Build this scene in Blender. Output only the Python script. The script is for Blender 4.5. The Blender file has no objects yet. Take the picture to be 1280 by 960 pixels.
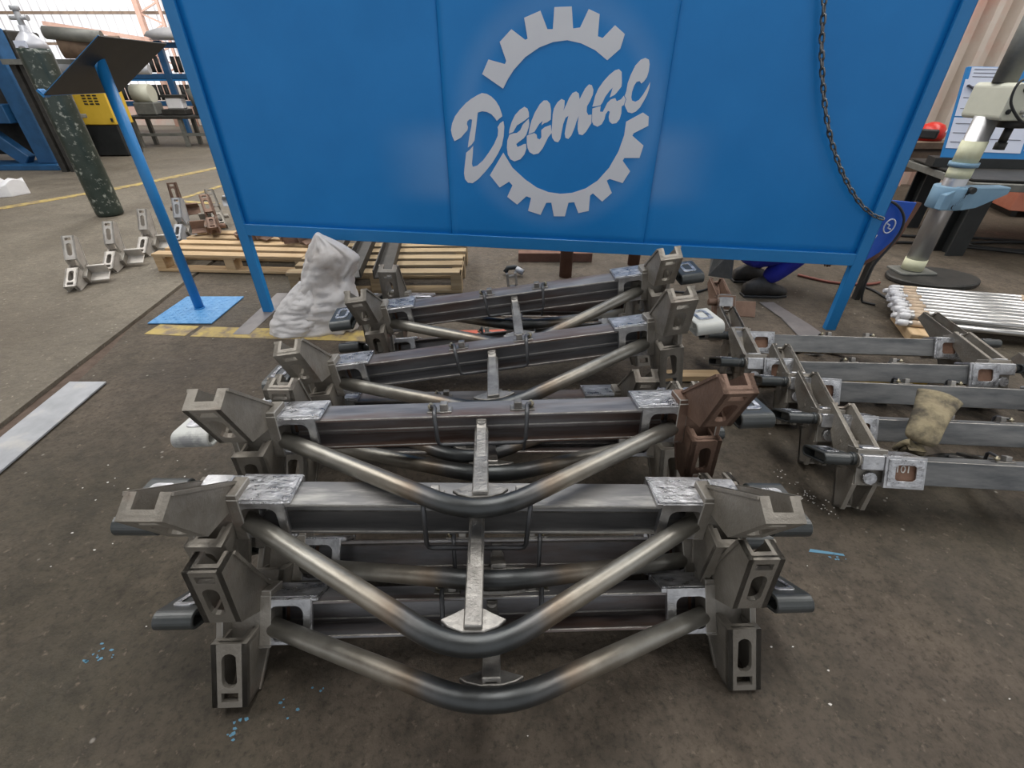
import bpy, bmesh, math, random
from mathutils import Vector, Matrix, Euler, noise
from mathutils.geometry import tessellate_polygon

# ------------------------------------------------------------------ camera, world, light, exposure
C = bpy.context.scene.collection
SC = bpy.context.scene
R = math.radians
cam_d = bpy.data.cameras.new('camera'); cam = bpy.data.objects.new('camera', cam_d); C.objects.link(cam)
cam.location = (0, 0, 1.2); cam.rotation_euler = (R(90 - 33.733), 0, 0)
cam_d.sensor_width = 36.0; cam_d.lens = 36.0 * 576.1 / 1280; cam_d.clip_start = 0.02; cam_d.clip_end = 200
SC.camera = cam
SC.view_settings.view_transform = 'Standard'; SC.view_settings.look = 'None'
SC.view_settings.gamma = 1.0; SC.view_settings.use_curve_mapping = False
SC.view_settings.exposure = 0.22
w = bpy.data.worlds.new('world'); SC.world = w; w.use_nodes = True
w.node_tree.nodes['Background'].inputs[0].default_value = (0.94, 0.965, 1.0, 1)
w.node_tree.nodes['Background'].inputs[1].default_value = 0.6

def area(name, loc, rot, sx, sy, power, col=(1, 1, 1)):
    d = bpy.data.lights.new(name, 'AREA'); d.shape = 'RECTANGLE'; d.size = sx; d.size_y = sy; d.energy = power; d.color = col
    o = bpy.data.objects.new(name, d); C.objects.link(o); o.location = loc; o.rotation_euler = rot
    return o
# daylight under the translucent roof sheets (the sheets themselves are built with the ceiling)
for i, (x, p) in enumerate(((-4.6, 360), (0.6, 330), (5.6, 330))):
    area('skylight_lamp', (x, 6.2, 5.85), (0, 0, 0), 1.3, 12, p, (1.0, 0.985, 0.96))
# daylight falling in through the translucent wall at the left
area('side_window_lamp', (-9.6, 13.8, 3.1), (R(90), 0, R(10)), 8.0, 3.6, 260, (0.93, 0.97, 1.0))

# ------------------------------------------------------------------ materials
def N(nt, t, **k):
    n = nt.nodes.new(t)
    for a, b in k.items(): setattr(n, a, b)
    return n
def mat(name, c1, c2=None, rough=0.6, metal=0.0, scale=8.0, detail=6.0, bump=0.0, bscale=None, c3=None, s3=3.0, t3=(0.55, 0.7),
        rough2=None, stretch=None, world=False, spec=0.5, rand=0.0):
    m = bpy.data.materials.new(name); m.use_nodes = True; nt = m.node_tree; b = nt.nodes['Principled BSDF']
    b.inputs['Metallic'].default_value = metal; b.inputs['Roughness'].default_value = rough
    b.inputs['Specular IOR Level'].default_value = spec
    tc = N(nt, 'ShaderNodeTexCoord'); mp = N(nt, 'ShaderNodeMapping')
    if world:
        g = N(nt, 'ShaderNodeNewGeometry'); nt.links.new(g.outputs['Position'], mp.inputs[0])
    else: nt.links.new(tc.outputs['Object'], mp.inputs[0])
    if stretch: mp.inputs['Scale'].default_value = stretch
    oi = N(nt, 'ShaderNodeObjectInfo')
    add = N(nt, 'ShaderNodeVectorMath', operation='ADD'); mul = N(nt, 'ShaderNodeVectorMath', operation='SCALE')
    nt.links.new(mp.outputs[0], add.inputs[0])
    cmb = N(nt, 'ShaderNodeCombineXYZ')
    for k in range(3): nt.links.new(oi.outputs['Random'], cmb.inputs[k])
    nt.links.new(cmb.outputs[0], mul.inputs[0]); mul.inputs['Scale'].default_value = 0.0 if world else 37.0
    nt.links.new(mul.outputs[0], add.inputs[1])
    V = add.outputs[0]
    def noise(sc, det=detail):
        n = N(nt, 'ShaderNodeTexNoise'); n.inputs['Scale'].default_value = sc; n.inputs['Detail'].default_value = det
        n.inputs['Roughness'].default_value = 0.62; nt.links.new(V, n.inputs['Vector']); return n.outputs['Fac']
    def ramp(f, lo, hi):
        r = N(nt, 'ShaderNodeMapRange'); r.inputs['From Min'].default_value = lo; r.inputs['From Max'].default_value = hi
        nt.links.new(f, r.inputs['Value']); return r.outputs['Result']
    def mix(f, a, c):
        x = N(nt, 'ShaderNodeMix', data_type='RGBA')
        if isinstance(f, float): x.inputs['Factor'].default_value = f
        else: nt.links.new(f, x.inputs['Factor'])
        for s, v in (('A', a), ('B', c)):
            if isinstance(v, tuple): x.inputs[6 if s == 'A' else 7].default_value = (*v, 1)
            else: nt.links.new(v, x.inputs[6 if s == 'A' else 7])
        return x.outputs[2]
    col = c1
    if c2:
        f = ramp(noise(scale), 0.32, 0.68); col = mix(f, c1, c2)
        if rough2 is not None:
            r = N(nt, 'ShaderNodeMapRange'); r.inputs['To Min'].default_value = rough; r.inputs['To Max'].default_value = rough2
            nt.links.new(f, r.inputs['Value']); nt.links.new(r.outputs['Result'], b.inputs['Roughness'])
    if c3:
        col = mix(ramp(noise(s3), *t3), col, c3)
    if rand:
        hs = N(nt, 'ShaderNodeHueSaturation'); mr = N(nt, 'ShaderNodeMapRange')
        mr.inputs['To Min'].default_value = 1 - rand; mr.inputs['To Max'].default_value = 1 + rand
        nt.links.new(oi.outputs['Random'], mr.inputs['Value']); nt.links.new(mr.outputs['Result'], hs.inputs['Value'])
        if isinstance(col, tuple): hs.inputs['Color'].default_value = (*col, 1)
        else: nt.links.new(col, hs.inputs['Color'])
        col = hs.outputs['Color']
    if isinstance(col, tuple): b.inputs['Base Color'].default_value = (*col, 1)
    else: nt.links.new(col, b.inputs['Base Color'])
    if bump:
        bp = N(nt, 'ShaderNodeBump'); bp.inputs['Strength'].default_value = bump; bp.inputs['Distance'].default_value = 0.01
        nt.links.new(noise(bscale or scale * 3, 8), bp.inputs['Height']); nt.links.new(bp.outputs[0], b.inputs['Normal'])
    m['mixer'] = 0
    return m
M = {}
M['worn'] = mat('worn_bright_edge', (0.30, 0.28, 0.25), (0.42, 0.40, 0.365), 0.45, 0.15, 40)
M['cast'] = mat('cast_steel', (0.22, 0.198, 0.166), (0.31, 0.285, 0.248), 0.48, 0.35, 14, bump=0.25, bscale=90, c3=(0.17, 0.115, 0.085), s3=7, t3=(0.58, 0.78), rand=0.18)
M['cast_rust'] = mat('rusty_cast_steel', (0.17, 0.105, 0.075), (0.235, 0.15, 0.11), 0.62, 0.35, 14, bump=0.3, bscale=90, rand=0.12)
M['ground'] = mat('ground_weld_steel', (0.30, 0.30, 0.31), (0.78, 0.78, 0.80), 0.22, 0.95, 26, bump=0.7, bscale=34, rough2=0.42, stretch=(1, 1.6, 1), rand=0.1)
M['sleeve'] = mat('sleeve_steel', (0.36, 0.36, 0.37), (0.62, 0.62, 0.63), 0.3, 0.9, 20, bump=0.3, bscale=60, rough2=0.45, rand=0.12)
M['channel'] = mat('mill_scale_steel', (0.13, 0.13, 0.14), (0.33, 0.325, 0.33), 0.33, 0.5, 5, bump=0.08, bscale=40, rough2=0.5, stretch=(0.5, 3, 3), c3=(0.17, 0.105, 0.08), s3=2.6, t3=(0.47, 0.68), rand=0.15)
M['channel_dark'] = mat('dark_mill_steel', (0.085, 0.09, 0.095), (0.26, 0.26, 0.255), 0.4, 0.45, 7, bump=0.08, bscale=40, rough2=0.6, stretch=(0.6, 3, 3), rand=0.1)
M['channel_pale'] = mat('channel_with_white_marks', (0.15, 0.15, 0.155), (0.32, 0.31, 0.30), 0.36, 0.45, 5, bump=0.08, bscale=40, rough2=0.5, stretch=(0.5, 3, 3), c3=(0.62, 0.60, 0.55), s3=2.2, t3=(0.52, 0.62))
M['strut'] = mat('strut_steel', (0.2, 0.19, 0.175), (0.42, 0.40, 0.37), 0.4, 0.75, 18, bump=0.3, bscale=70, rand=0.1)
M['guide'] = mat('grey_primer', (0.042, 0.047, 0.047), (0.075, 0.08, 0.08), 0.32, 0.15, 12, bump=0.05, rand=0.1)
M['handle'] = mat('dark_wire', (0.075, 0.078, 0.082), (0.12, 0.12, 0.125), 0.4, 0.6, 20)
M['brass'] = mat('dull_brass_nut', (0.34, 0.30, 0.2), (0.45, 0.41, 0.32), 0.4, 0.8, 30)
M['rust'] = mat('rust', (0.19, 0.10, 0.065), (0.27, 0.16, 0.11), 0.8, 0.1, 20, bump=0.2)
M['chalk'] = mat('chalk', (0.75, 0.72, 0.68), None, 0.9)
# tension tube: heat tint around the bend, bright ground steel towards the ends (object X runs along the beam)
def tube_mat():
    m = mat('heat_tinted_tube', (0.30, 0.285, 0.25), (0.40, 0.385, 0.345), 0.34, 0.8, 16, bump=0.06, bscale=60, rough2=0.45)
    nt = m.node_tree; b = nt.nodes['Principled BSDF']
    src = b.inputs['Base Color'].links[0].from_socket
    tc = N(nt, 'ShaderNodeTexCoord'); sp = N(nt, 'ShaderNodeSeparateXYZ'); ab = N(nt, 'ShaderNodeMath', operation='ABSOLUTE')
    nz = N(nt, 'ShaderNodeTexNoise'); nz.inputs['Scale'].default_value = 9
    nt.links.new(tc.outputs['Object'], sp.inputs[0]); nt.links.new(tc.outputs['Object'], nz.inputs['Vector'])
    nt.links.new(sp.outputs[0], ab.inputs[0])
    ad = N(nt, 'ShaderNodeMath', operation='MULTIPLY_ADD'); ad.inputs[1].default_value = 0.06
    nt.links.new(nz.outputs['Fac'], ad.inputs[0]); nt.links.new(ab.outputs[0], ad.inputs[2])
    cr = N(nt, 'ShaderNodeValToRGB'); e = cr.color_ramp.elements
    e[0].position = 0.10; e[0].color = (0.2, 0.22, 0.25, 1)
    e[1].position = 0.36; e[1].color = (1, 1, 1, 1)
    for p, c in ((0.15, (0.36, 0.37, 0.41, 1)), (0.185, (0.62, 0.52, 0.45, 1)), (0.22, (0.9, 0.84, 0.78, 1))):
        x = e.new(p); x.color = c
    nt.links.new(ad.outputs[0], cr.inputs[0])
    mx = N(nt, 'ShaderNodeMix', data_type='RGBA', blend_type='MULTIPLY'); mx.inputs['Factor'].default_value = 1
    nt.links.new(src, mx.inputs[6]); nt.links.new(cr.outputs[0], mx.inputs[7]); nt.links.new(mx.outputs[2], b.inputs['Base Color'])
    return m
M['tube'] = tube_mat()
M['blue'] = mat('blue_enamel', (0.008, 0.195, 0.55), (0.012, 0.22, 0.60), 0.36, 0.0, 3, bump=0.06, bscale=2.2, spec=0.35)
M['blue_frame'] = mat('blue_frame_enamel', (0.012, 0.185, 0.48), (0.018, 0.21, 0.52), 0.38, 0.0, 6, bump=0.05)
M['blue_plate'] = mat('blue_tread_plate', (0.06, 0.24, 0.52), (0.16, 0.36, 0.62), 0.4, 0.0, 30, bump=0.1)
M['blue_dark'] = mat('machine_blue', (0.012, 0.07, 0.17), (0.02, 0.10, 0.24), 0.5, 0.0, 6)
M['blue_deep'] = mat('deep_blue_sheet', (0.006, 0.07, 0.42), (0.01, 0.09, 0.48), 0.4, 0.0, 6)
M['white'] = mat('white_paint', (0.66, 0.68, 0.74), (0.70, 0.72, 0.77), 0.5, 0.0, 6)
M['black'] = mat('matt_black', (0.012, 0.014, 0.014), (0.022, 0.024, 0.024), 0.55, 0.0, 10)
M['dark_steel'] = mat('dark_steel', (0.03, 0.03, 0.028), (0.06, 0.057, 0.052), 0.55, 0.4, 10, bump=0.1)
M['chain'] = mat('chain_steel', (0.10, 0.10, 0.105), (0.25, 0.25, 0.25), 0.35, 0.85, 40)
M['bottle'] = mat('scuffed_dark_green_cylinder', (0.018, 0.03, 0.024), (0.035, 0.05, 0.042), 0.32, 0.0, 10, c3=(0.32, 0.34, 0.3), s3=22, t3=(0.57, 0.68))
M['bottle_grey'] = mat('grey_shoulder_paint', (0.45, 0.46, 0.5), (0.55, 0.56, 0.6), 0.35, 0.1, 8)
M['yellow'] = mat('yellow_enamel', (0.62, 0.40, 0.035), (0.68, 0.45, 0.05), 0.5, 0.0, 5)
M['line'] = mat('yellow_floor_paint', (0.48, 0.36, 0.10), (0.40, 0.30, 0.12), 0.7, 0.0, 14, c3=(0.2, 0.155, 0.11), s3=11, t3=(0.46, 0.62), world=True)
M['wood'] = mat('pallet_wood', (0.40, 0.27, 0.14), (0.55, 0.40, 0.24), 0.8, 0.0, 7, stretch=(0.4, 5, 5), bump=0.25, c3=(0.22, 0.15, 0.09), s3=4, t3=(0.6, 0.8), rand=0.18)
M['wood_dark'] = mat('weathered_pallet_wood', (0.27, 0.19, 0.10), (0.42, 0.32, 0.19), 0.85, 0.0, 7, stretch=(0.4, 5, 5), bump=0.25, c3=(0.14, 0.10, 0.07), s3=4, t3=(0.55, 0.8), rand=0.15)
M['sack'] = mat('woven_sack', (0.66, 0.64, 0.64), (0.74, 0.72, 0.71), 0.85, 0.0, 5, bump=0.5, bscale=7, c3=(0.42, 0.34, 0.27), s3=2.6, t3=(0.52, 0.78))
M['zinc'] = mat('dull_plate_steel', (0.36, 0.37, 0.39), (0.47, 0.48, 0.5), 0.45, 0.25, 12, c3=(0.56, 0.54, 0.5), s3=5, rough2=0.55)
M['flat'] = mat('flat_bar_steel', (0.16, 0.15, 0.155), (0.24, 0.225, 0.22), 0.5, 0.4, 8)
M['overall'] = mat('blue_overall_cloth', (0.009, 0.012, 0.21), (0.016, 0.022, 0.30), 0.85, 0.0, 10, bump=0.5, bscale=14)
M['leather'] = mat('black_boot_leather', (0.02, 0.018, 0.016), (0.045, 0.04, 0.035), 0.55, 0.0, 20, bump=0.2)
M['apron'] = mat('grey_apron_cloth', (0.06, 0.062, 0.06), (0.1, 0.1, 0.095), 0.8, 0.0, 12, bump=0.3)
M['skin'] = mat('skin', (0.16, 0.085, 0.05), (0.2, 0.11, 0.07), 0.5, 0.0, 12)
M['hair'] = mat('dark_hair', (0.012, 0.01, 0.009), None, 0.6)
M['glove'] = mat('tan_glove_leather', (0.25, 0.205, 0.12), (0.33, 0.275, 0.17), 0.8, 0.0, 14, bump=0.4, bscale=30, c3=(0.06, 0.05, 0.035), s3=9, t3=(0.42, 0.6))
M['chrome'] = mat('polished_column_steel', (0.38, 0.38, 0.39), (0.55, 0.55, 0.56), 0.36, 0.8, 10, stretch=(1, 1, 0.2))
M['rod'] = mat('galvanised_rod', (0.42, 0.41, 0.40), (0.68, 0.67, 0.65), 0.3, 0.85, 9, stretch=(1, 1, 6), rand=0.12)
M['tape'] = mat('masking_tape', (0.62, 0.62, 0.42), (0.70, 0.70, 0.5), 0.7, 0.0, 20)
M['tan_tape'] = mat('brown_packing_tape', (0.48, 0.35, 0.24), (0.6, 0.48, 0.35), 0.6, 0.0, 16)
M['cream'] = mat('cream_machine_paint', (0.50, 0.50, 0.41), (0.56, 0.56, 0.46), 0.45, 0.0, 8, c3=(0.2, 0.19, 0.15), s3=14, t3=(0.68, 0.76))
M['pale_blue'] = mat('pale_blue_machine_paint', (0.15, 0.27, 0.38), (0.2, 0.33, 0.44), 0.5, 0.0, 6)
M['brown'] = mat('brown_bench_steel', (0.12, 0.08, 0.055), (0.2, 0.135, 0.09), 0.7, 0.1, 10, bump=0.2)
M['red'] = mat('red_enamel', (0.55, 0.022, 0.015), (0.62, 0.035, 0.02), 0.35, 0.0, 8)
M['salmon'] = mat('salmon_primer', (0.52, 0.17, 0.105), (0.6, 0.23, 0.15), 0.6, 0.0, 8)
M['rustpipe'] = mat('rust_red_pipe', (0.12, 0.055, 0.035), (0.18, 0.09, 0.06), 0.6, 0.3, 12, bump=0.15)
M['paper'] = mat('paper', (0.62, 0.66, 0.78), (0.66, 0.70, 0.80), 0.8, 0.0, 4)
M['ink'] = mat('grey_ink', (0.12, 0.12, 0.15), None, 0.8)
M['rubber'] = mat('black_rubber', (0.015, 0.015, 0.015), (0.03, 0.03, 0.03), 0.6)
M['hose_red'] = mat('red_brown_hose', (0.22, 0.07, 0.05), None, 0.6)
M['poly'] = mat('white_plastic_film', (0.68, 0.68, 0.70), (0.75, 0.75, 0.76), 0.6, 0.0, 8, bump=0.5, bscale=9)
M['orange'] = mat('orange_red_primer', (0.55, 0.10, 0.05), (0.45, 0.09, 0.05), 0.6, 0.0, 9)
M['fleck_blue'] = mat('blue_paint_chip', (0.09, 0.25, 0.37), None, 0.5)
M['grease'] = mat('machine_grey', (0.12, 0.125, 0.115), (0.2, 0.2, 0.18), 0.55, 0.2, 8)
M['wallr'] = mat('corrugated_wall_paint', (0.52, 0.45, 0.38), (0.60, 0.53, 0.46), 0.65, 0.0, 3, c3=(0.58, 0.33, 0.26), s3=0.9, t3=(0.48, 0.66), world=True)
M['ceil'] = mat('ceiling_sheet', (0.10, 0.10, 0.105), (0.14, 0.14, 0.14), 0.8)

def floor_mat(name, a, b, c, dark):
    m = mat(name, a, b, 0.55, 0.0, 2.2, 9, bump=0.75, bscale=30, c3=c, s3=0.75, t3=(0.42, 0.68), rough2=0.8, world=True, spec=0.35)
    nt = m.node_tree; bs = nt.nodes['Principled BSDF']; src = bs.inputs['Base Color'].links[0].from_socket
    g = N(nt, 'ShaderNodeNewGeometry')
    def layer(src, scale, lo, hi, col, vor=False, fac=1.0, det=6):
        if vor:
            n = N(nt, 'ShaderNodeTexVoronoi'); n.inputs['Scale'].default_value = scale; o = n.outputs['Distance']
        else:
            n = N(nt, 'ShaderNodeTexNoise'); n.inputs['Scale'].default_value = scale; n.inputs['Detail'].default_value = det; n.inputs['Roughness'].default_value = 0.7; o = n.outputs['Fac']
        nt.links.new(g.outputs['Position'], n.inputs['Vector'])
        r = N(nt, 'ShaderNodeMapRange'); r.inputs['From Min'].default_value = lo; r.inputs['From Max'].default_value = hi
        r.inputs['To Max'].default_value = fac
        nt.links.new(o, r.inputs['Value'])
        mx = N(nt, 'ShaderNodeMix', data_type='RGBA'); nt.links.new(r.outputs['Result'], mx.inputs['Factor'])
        nt.links.new(src, mx.inputs[6]); mx.inputs[7].default_value = (*col, 1); return mx.outputs[2]
    src = layer(src, 6, 0.48, 0.78, dark, fac=0.6)
    src = layer(src, 19, 0.45, 0.72, dark, fac=0.65)
    src = layer(src, 62, 0.5, 0.72, dark, fac=0.85)
    src = layer(src, 40, 0.62, 0.72, tuple(min(1, x * 2.4) for x in a), fac=0.75, det=3)
    src = layer(src, 11.0, 0.075, 0.035, (0.36, 0.33, 0.29), vor=True, fac=0.7)
    nt.links.new(src, bs.inputs['Base Color'])
    return m
M['floor'] = floor_mat('stained_concrete', (0.078, 0.061, 0.045), (0.145, 0.115, 0.086), (0.060, 0.051, 0.033), (0.026, 0.021, 0.015))
M['floor_l'] = floor_mat('dusty_concrete', (0.15, 0.131, 0.1), (0.225, 0.198, 0.155), (0.13, 0.109, 0.082), (0.10, 0.086, 0.068))
M['joint'] = mat('joint_dirt', (0.075, 0.05, 0.036), (0.13, 0.092, 0.07), 0.9, 0.0, 14, bump=0.5, world=True)
def sheet_mat():
    # translucent daylight sheets: backlit, with the darker laps of the sheeting
    m = bpy.data.materials.new('translucent_wall_sheet'); m.use_nodes = True; nt = m.node_tree; b = nt.nodes['Principled BSDF']
    g = N(nt, 'ShaderNodeNewGeometry'); mp = N(nt, 'ShaderNodeMapping'); nt.links.new(g.outputs['Position'], mp.inputs[0])
    wv = N(nt, 'ShaderNodeTexWave'); wv.inputs['Scale'].default_value = 1.35; wv.bands_direction = 'X'; nt.links.new(mp.outputs[0], wv.inputs['Vector'])
    r = N(nt, 'ShaderNodeMapRange'); r.inputs['From Min'].default_value = 0.86; r.inputs['From Max'].default_value = 0.97
    nt.links.new(wv.outputs['Fac'], r.inputs['Value'])
    mx = N(nt, 'ShaderNodeMix', data_type='RGBA'); nt.links.new(r.outputs['Result'], mx.inputs['Factor'])
    mx.inputs[6].default_value = (0.86, 0.86, 0.9, 1); mx.inputs[7].default_value = (0.36, 0.33, 0.33, 1)
    nt.links.new(mx.outputs[2], b.inputs['Emission Color']); b.inputs['Emission Strength'].default_value = 0.85
    b.inputs['Base Color'].default_value = (0.3, 0.3, 0.3, 1)
    return m
M['sheet'] = sheet_mat()
def emis(name, col, s):
    m = bpy.data.materials.new(name); m.use_nodes = True; b = m.node_tree.nodes['Principled BSDF']
    b.inputs['Emission Color'].default_value = (*col, 1); b.inputs['Emission Strength'].default_value = s; return m
M['skylight'] = emis('skylight_sheet', (1, 0.98, 0.95), 2.0)

# ------------------------------------------------------------------ mesh helpers
class MB:
    def __init__(s): s.v = []; s.f = []; s.sm = []; s.mi = []
    def add(s, vs, fs, smooth=False, mi=0):
        o = len(s.v); s.v += [tuple(p) for p in vs]
        for f in fs: s.f.append([i + o for i in f]); s.sm.append(smooth); s.mi.append(mi)
        return s
    def box(s, x0, x1, y0, y1, z0, z1, T=None, mi=0):
        vs = [Vector((x, y, z)) for z in (z0, z1) for y in (y0, y1) for x in (x0, x1)]
        if T: vs = [T @ p for p in vs]
        return s.add(vs, [(0, 2, 3, 1), (4, 5, 7, 6), (0, 1, 5, 4), (2, 6, 7, 3), (0, 4, 6, 2), (1, 3, 7, 5)], False, mi)
    def bar(s, a, b, wd, ht, up=(0, 0, 1), mi=0):
        a, b = Vector(a), Vector(b); d = (b - a); L = d.length; d.normalize(); up = Vector(up)
        x = d.cross(up)
        if x.length < 1e-4: x = d.cross(Vector((1, 0, 0)))
        x.normalize(); z = x.cross(d)
        T = Matrix(((x.x, d.x, z.x, a.x), (x.y, d.y, z.y, a.y), (x.z, d.z, z.z, a.z), (0, 0, 0, 1)))
        return s.box(-wd / 2, wd / 2, 0, L, -ht / 2, ht / 2, T, mi)
    def tube(s, pts, r, n=12, caps=True, closed=False, mi=0):
        pts = [Vector(p) for p in pts]; m = len(pts); rs = r if isinstance(r, (list, tuple)) else [r] * m
        vs = []; prev = None
        for i, p in enumerate(pts):
            if closed: t = (pts[(i + 1) % m] - pts[i - 1])
            else: t = pts[min(i + 1, m - 1)] - pts[max(i - 1, 0)]
            t.normalize()
            if prev is None:
                u = t.cross(Vector((0, 0, 1)))
                if u.length < 1e-3: u = t.cross(Vector((0, 1, 0)))
            else: u = prev - t * prev.dot(t)
            u.normalize(); prev = u; vv = t.cross(u)
            for k in range(n):
                a = 2 * math.pi * k / n; vs.append(p + (u * math.cos(a) + vv * math.sin(a)) * rs[i])
        fs = []
        for i in range(m if closed else m - 1):
            j = (i + 1) % m
            for k in range(n): fs.append((i * n + k, i * n + (k + 1) % n, j * n + (k + 1) % n, j * n + k))
        s.add(vs, fs, True, mi)
        if caps and not closed:
            o = len(s.v) - m * n
            s.f.append([o + k for k in range(n)][::-1]); s.sm.append(False); s.mi.append(mi)
            s.f.append([o + (m - 1) * n + k for k in range(n)]); s.sm.append(False); s.mi.append(mi)
        return s
    def cyl(s, a, b, r, n=16, r2=None, mi=0): return s.tube([a, b], [r, r if r2 is None else r2], n, mi=mi)
    def lathe(s, prof, n=20, T=None, mi=0):
        vs = []
        for r, z in prof:
            for k in range(n):
                a = 2 * math.pi * k / n; p = Vector((r * math.cos(a), r * math.sin(a), z)); vs.append(T @ p if T else p)
        fs = []
        for i in range(len(prof) - 1):
            for k in range(n): fs.append((i * n + k, i * n + (k + 1) % n, (i + 1) * n + (k + 1) % n, (i + 1) * n + k))
        s.add(vs, fs, True, mi); o = len(s.v) - len(vs)
        s.f.append([o + k for k in range(n)][::-1]); s.sm.append(False); s.mi.append(mi)
        s.f.append([o + (len(prof) - 1) * n + k for k in range(n)]); s.sm.append(False); s.mi.append(mi)
        return s
    def prism(s, outer, holes, fn, w0, w1, mi=0):
        """2D outline with holes, extruded from w0 to w1; fn(u, v, w) places a point."""
        loops = [outer] + list(holes)
        tri = tessellate_polygon([[Vector((a, b, 0)) for a, b in l] for l in loops])
        flat = [p for l in loops for p in l]; n = len(flat)
        vs = [fn(a, b, w0) for a, b in flat] + [fn(a, b, w1) for a, b in flat]
        def ar(t):
            (x0, y0), (x1, y1), (x2, y2) = [flat[i] for i in t]
            return (x1 - x0) * (y2 - y0) - (x2 - x0) * (y1 - y0)
        fs = []
        for t in tri:
            t = list(t)
            if ar(t) < 0: t.reverse()
            fs.append(t[::-1]); fs.append([i + n for i in t])
        o = 0
        for li, l in enumerate(loops):
            m = len(l); A = sum(l[i][0] * l[(i + 1) % m][1] - l[(i + 1) % m][0] * l[i][1] for i in range(m))
            ccw = (A > 0) == (li == 0)
            for i in range(m):
                a, b = o + i, o + (i + 1) % m
                fs.append([a, b, b + n, a + n] if ccw else [b, a, a + n, b + n])
            o += m
        return s.add(vs, fs, False, mi)
    def mesh(s, name, mats, bevel=0.0, fix=True):
        me = bpy.data.meshes.new(name); me.from_pydata(s.v, [], s.f)
        for m in (mats if isinstance(mats, (list, tuple)) else [mats]): me.materials.append(m)
        me.polygons.foreach_set('use_smooth', s.sm); me.polygons.foreach_set('material_index', s.mi)
        bm = bmesh.new(); bm.from_mesh(me)
        if fix: bmesh.ops.recalc_face_normals(bm, faces=bm.faces)
        if bevel:
            bmesh.ops.dissolve_limit(bm, angle_limit=R(1), verts=bm.verts, edges=bm.edges)
            ed = [e for e in bm.edges if len(e.link_faces) == 2 and e.calc_face_angle() > R(35)]
            try: bmesh.ops.bevel(bm, geom=ed, offset=bevel, segments=1, affect='EDGES', clamp_overlap=True, material=1 if isinstance(mats, (list, tuple)) and len(mats) > 1 else -1)
            except Exception: pass
        bm.to_mesh(me); bm.free(); me.update()
        return me
    def build(s, name, mats, parent=None, bevel=0.0, loc=None, label=None):
        return obj(name, s.mesh(name, mats, bevel), parent, loc, label)
def obj(name, me, parent=None, loc=None, label=None):
    o = bpy.data.objects.new(name, me); C.objects.link(o)
    if parent: o.parent = parent
    if loc: o.location = loc
    if label: o['label'] = label
    return o
def tag(o, label, cat, group=None):
    o['label'] = label; o['category'] = cat
    if group: o['group'] = group
    return o
def thing(name, label, cat, loc=(0, 0, 0), rz=0.0, group=None):
    o = bpy.data.objects.new(name, None); C.objects.link(o); o.empty_display_size = 0.1
    o.location = loc; o.rotation_euler = (0, 0, rz); return tag(o, label, cat, group)
def struct(o): o['kind'] = 'structure'; return o
KIDS = {}
def copy_tree(o, parent=None):
    c = o.copy(); C.objects.link(c); c.parent = parent
    for ch in list(o.children): copy_tree(ch, c)
    return c
def rrect(x0, x1, y0, y1, r, n=4):
    out = []
    for cx, cy, a0 in ((x1 - r, y1 - r, 0), (x0 + r, y1 - r, 90), (x0 + r, y0 + r, 180), (x1 - r, y0 + r, 270)):
        for k in range(n + 1):
            a = R(a0 + 90 * k / n); out.append((cx + r * math.cos(a), cy + r * math.sin(a)))
    return out
def rect(x0, x1, y0, y1): return [(x0, y0), (x1, y0), (x1, y1), (x0, y1)]
random.seed(7)

M['dull_red'] = mat('dull_red_lattice', (0.33, 0.19, 0.14), (0.4, 0.25, 0.19), 0.7)
M['white_primer'] = mat('white_primer', (0.50, 0.51, 0.48), (0.6, 0.6, 0.57), 0.5, 0.0, 9, c3=(0.3, 0.3, 0.3), s3=14, t3=(0.58, 0.68))
# ------------------------------------------------------------------ setting
jl = [(-1.93, -3.0), (-2.03, 0.8), (-2.12, 1.5), (-2.15, 1.75), (-2.19, 2.1), (-2.215, 2.35), (-2.31, 3.2), (-2.45, 5.0), (-2.8, 9.0), (-3.2, 16.0)]
jr = [(-1.84, -3.0), (-1.93, 0.8), (-2.0, 1.5), (-2.04, 1.75), (-2.11, 2.1), (-2.185, 2.35), (-2.285, 3.2), (-2.425, 5.0), (-2.775, 9.0), (-3.17, 16.0)]
def slab(name, left, right, m, z=0.0, t=0.06):
    b = MB(); n = len(left)
    vs = [(x, y, z) for x, y in left] + [(x, y, z) for x, y in right] + [(x, y, z - t) for x, y in left] + [(x, y, z - t) for x, y in right]
    fs = []
    for i in range(n - 1):
        fs += [(i, n + i, n + i + 1, i + 1), (2 * n + i, i, i + 1, 2 * n + i + 1), (n + i, 3 * n + i, 3 * n + i + 1, n + i + 1)]
    b.add(vs, fs)
    return struct(b.build(name, m))
slab('floor', jr, [(13.0, y) for _, y in jr], M['floor'])
slab('floor', [(-17.0, y) for _, y in jl], jl, M['floor_l'], z=0.004)
slab('trim_1', [(x - 0.02, y) for x, y in jl], [(x + 0.02, y) for x, y in jr], M['joint'], z=-0.014, t=0.03)

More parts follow.
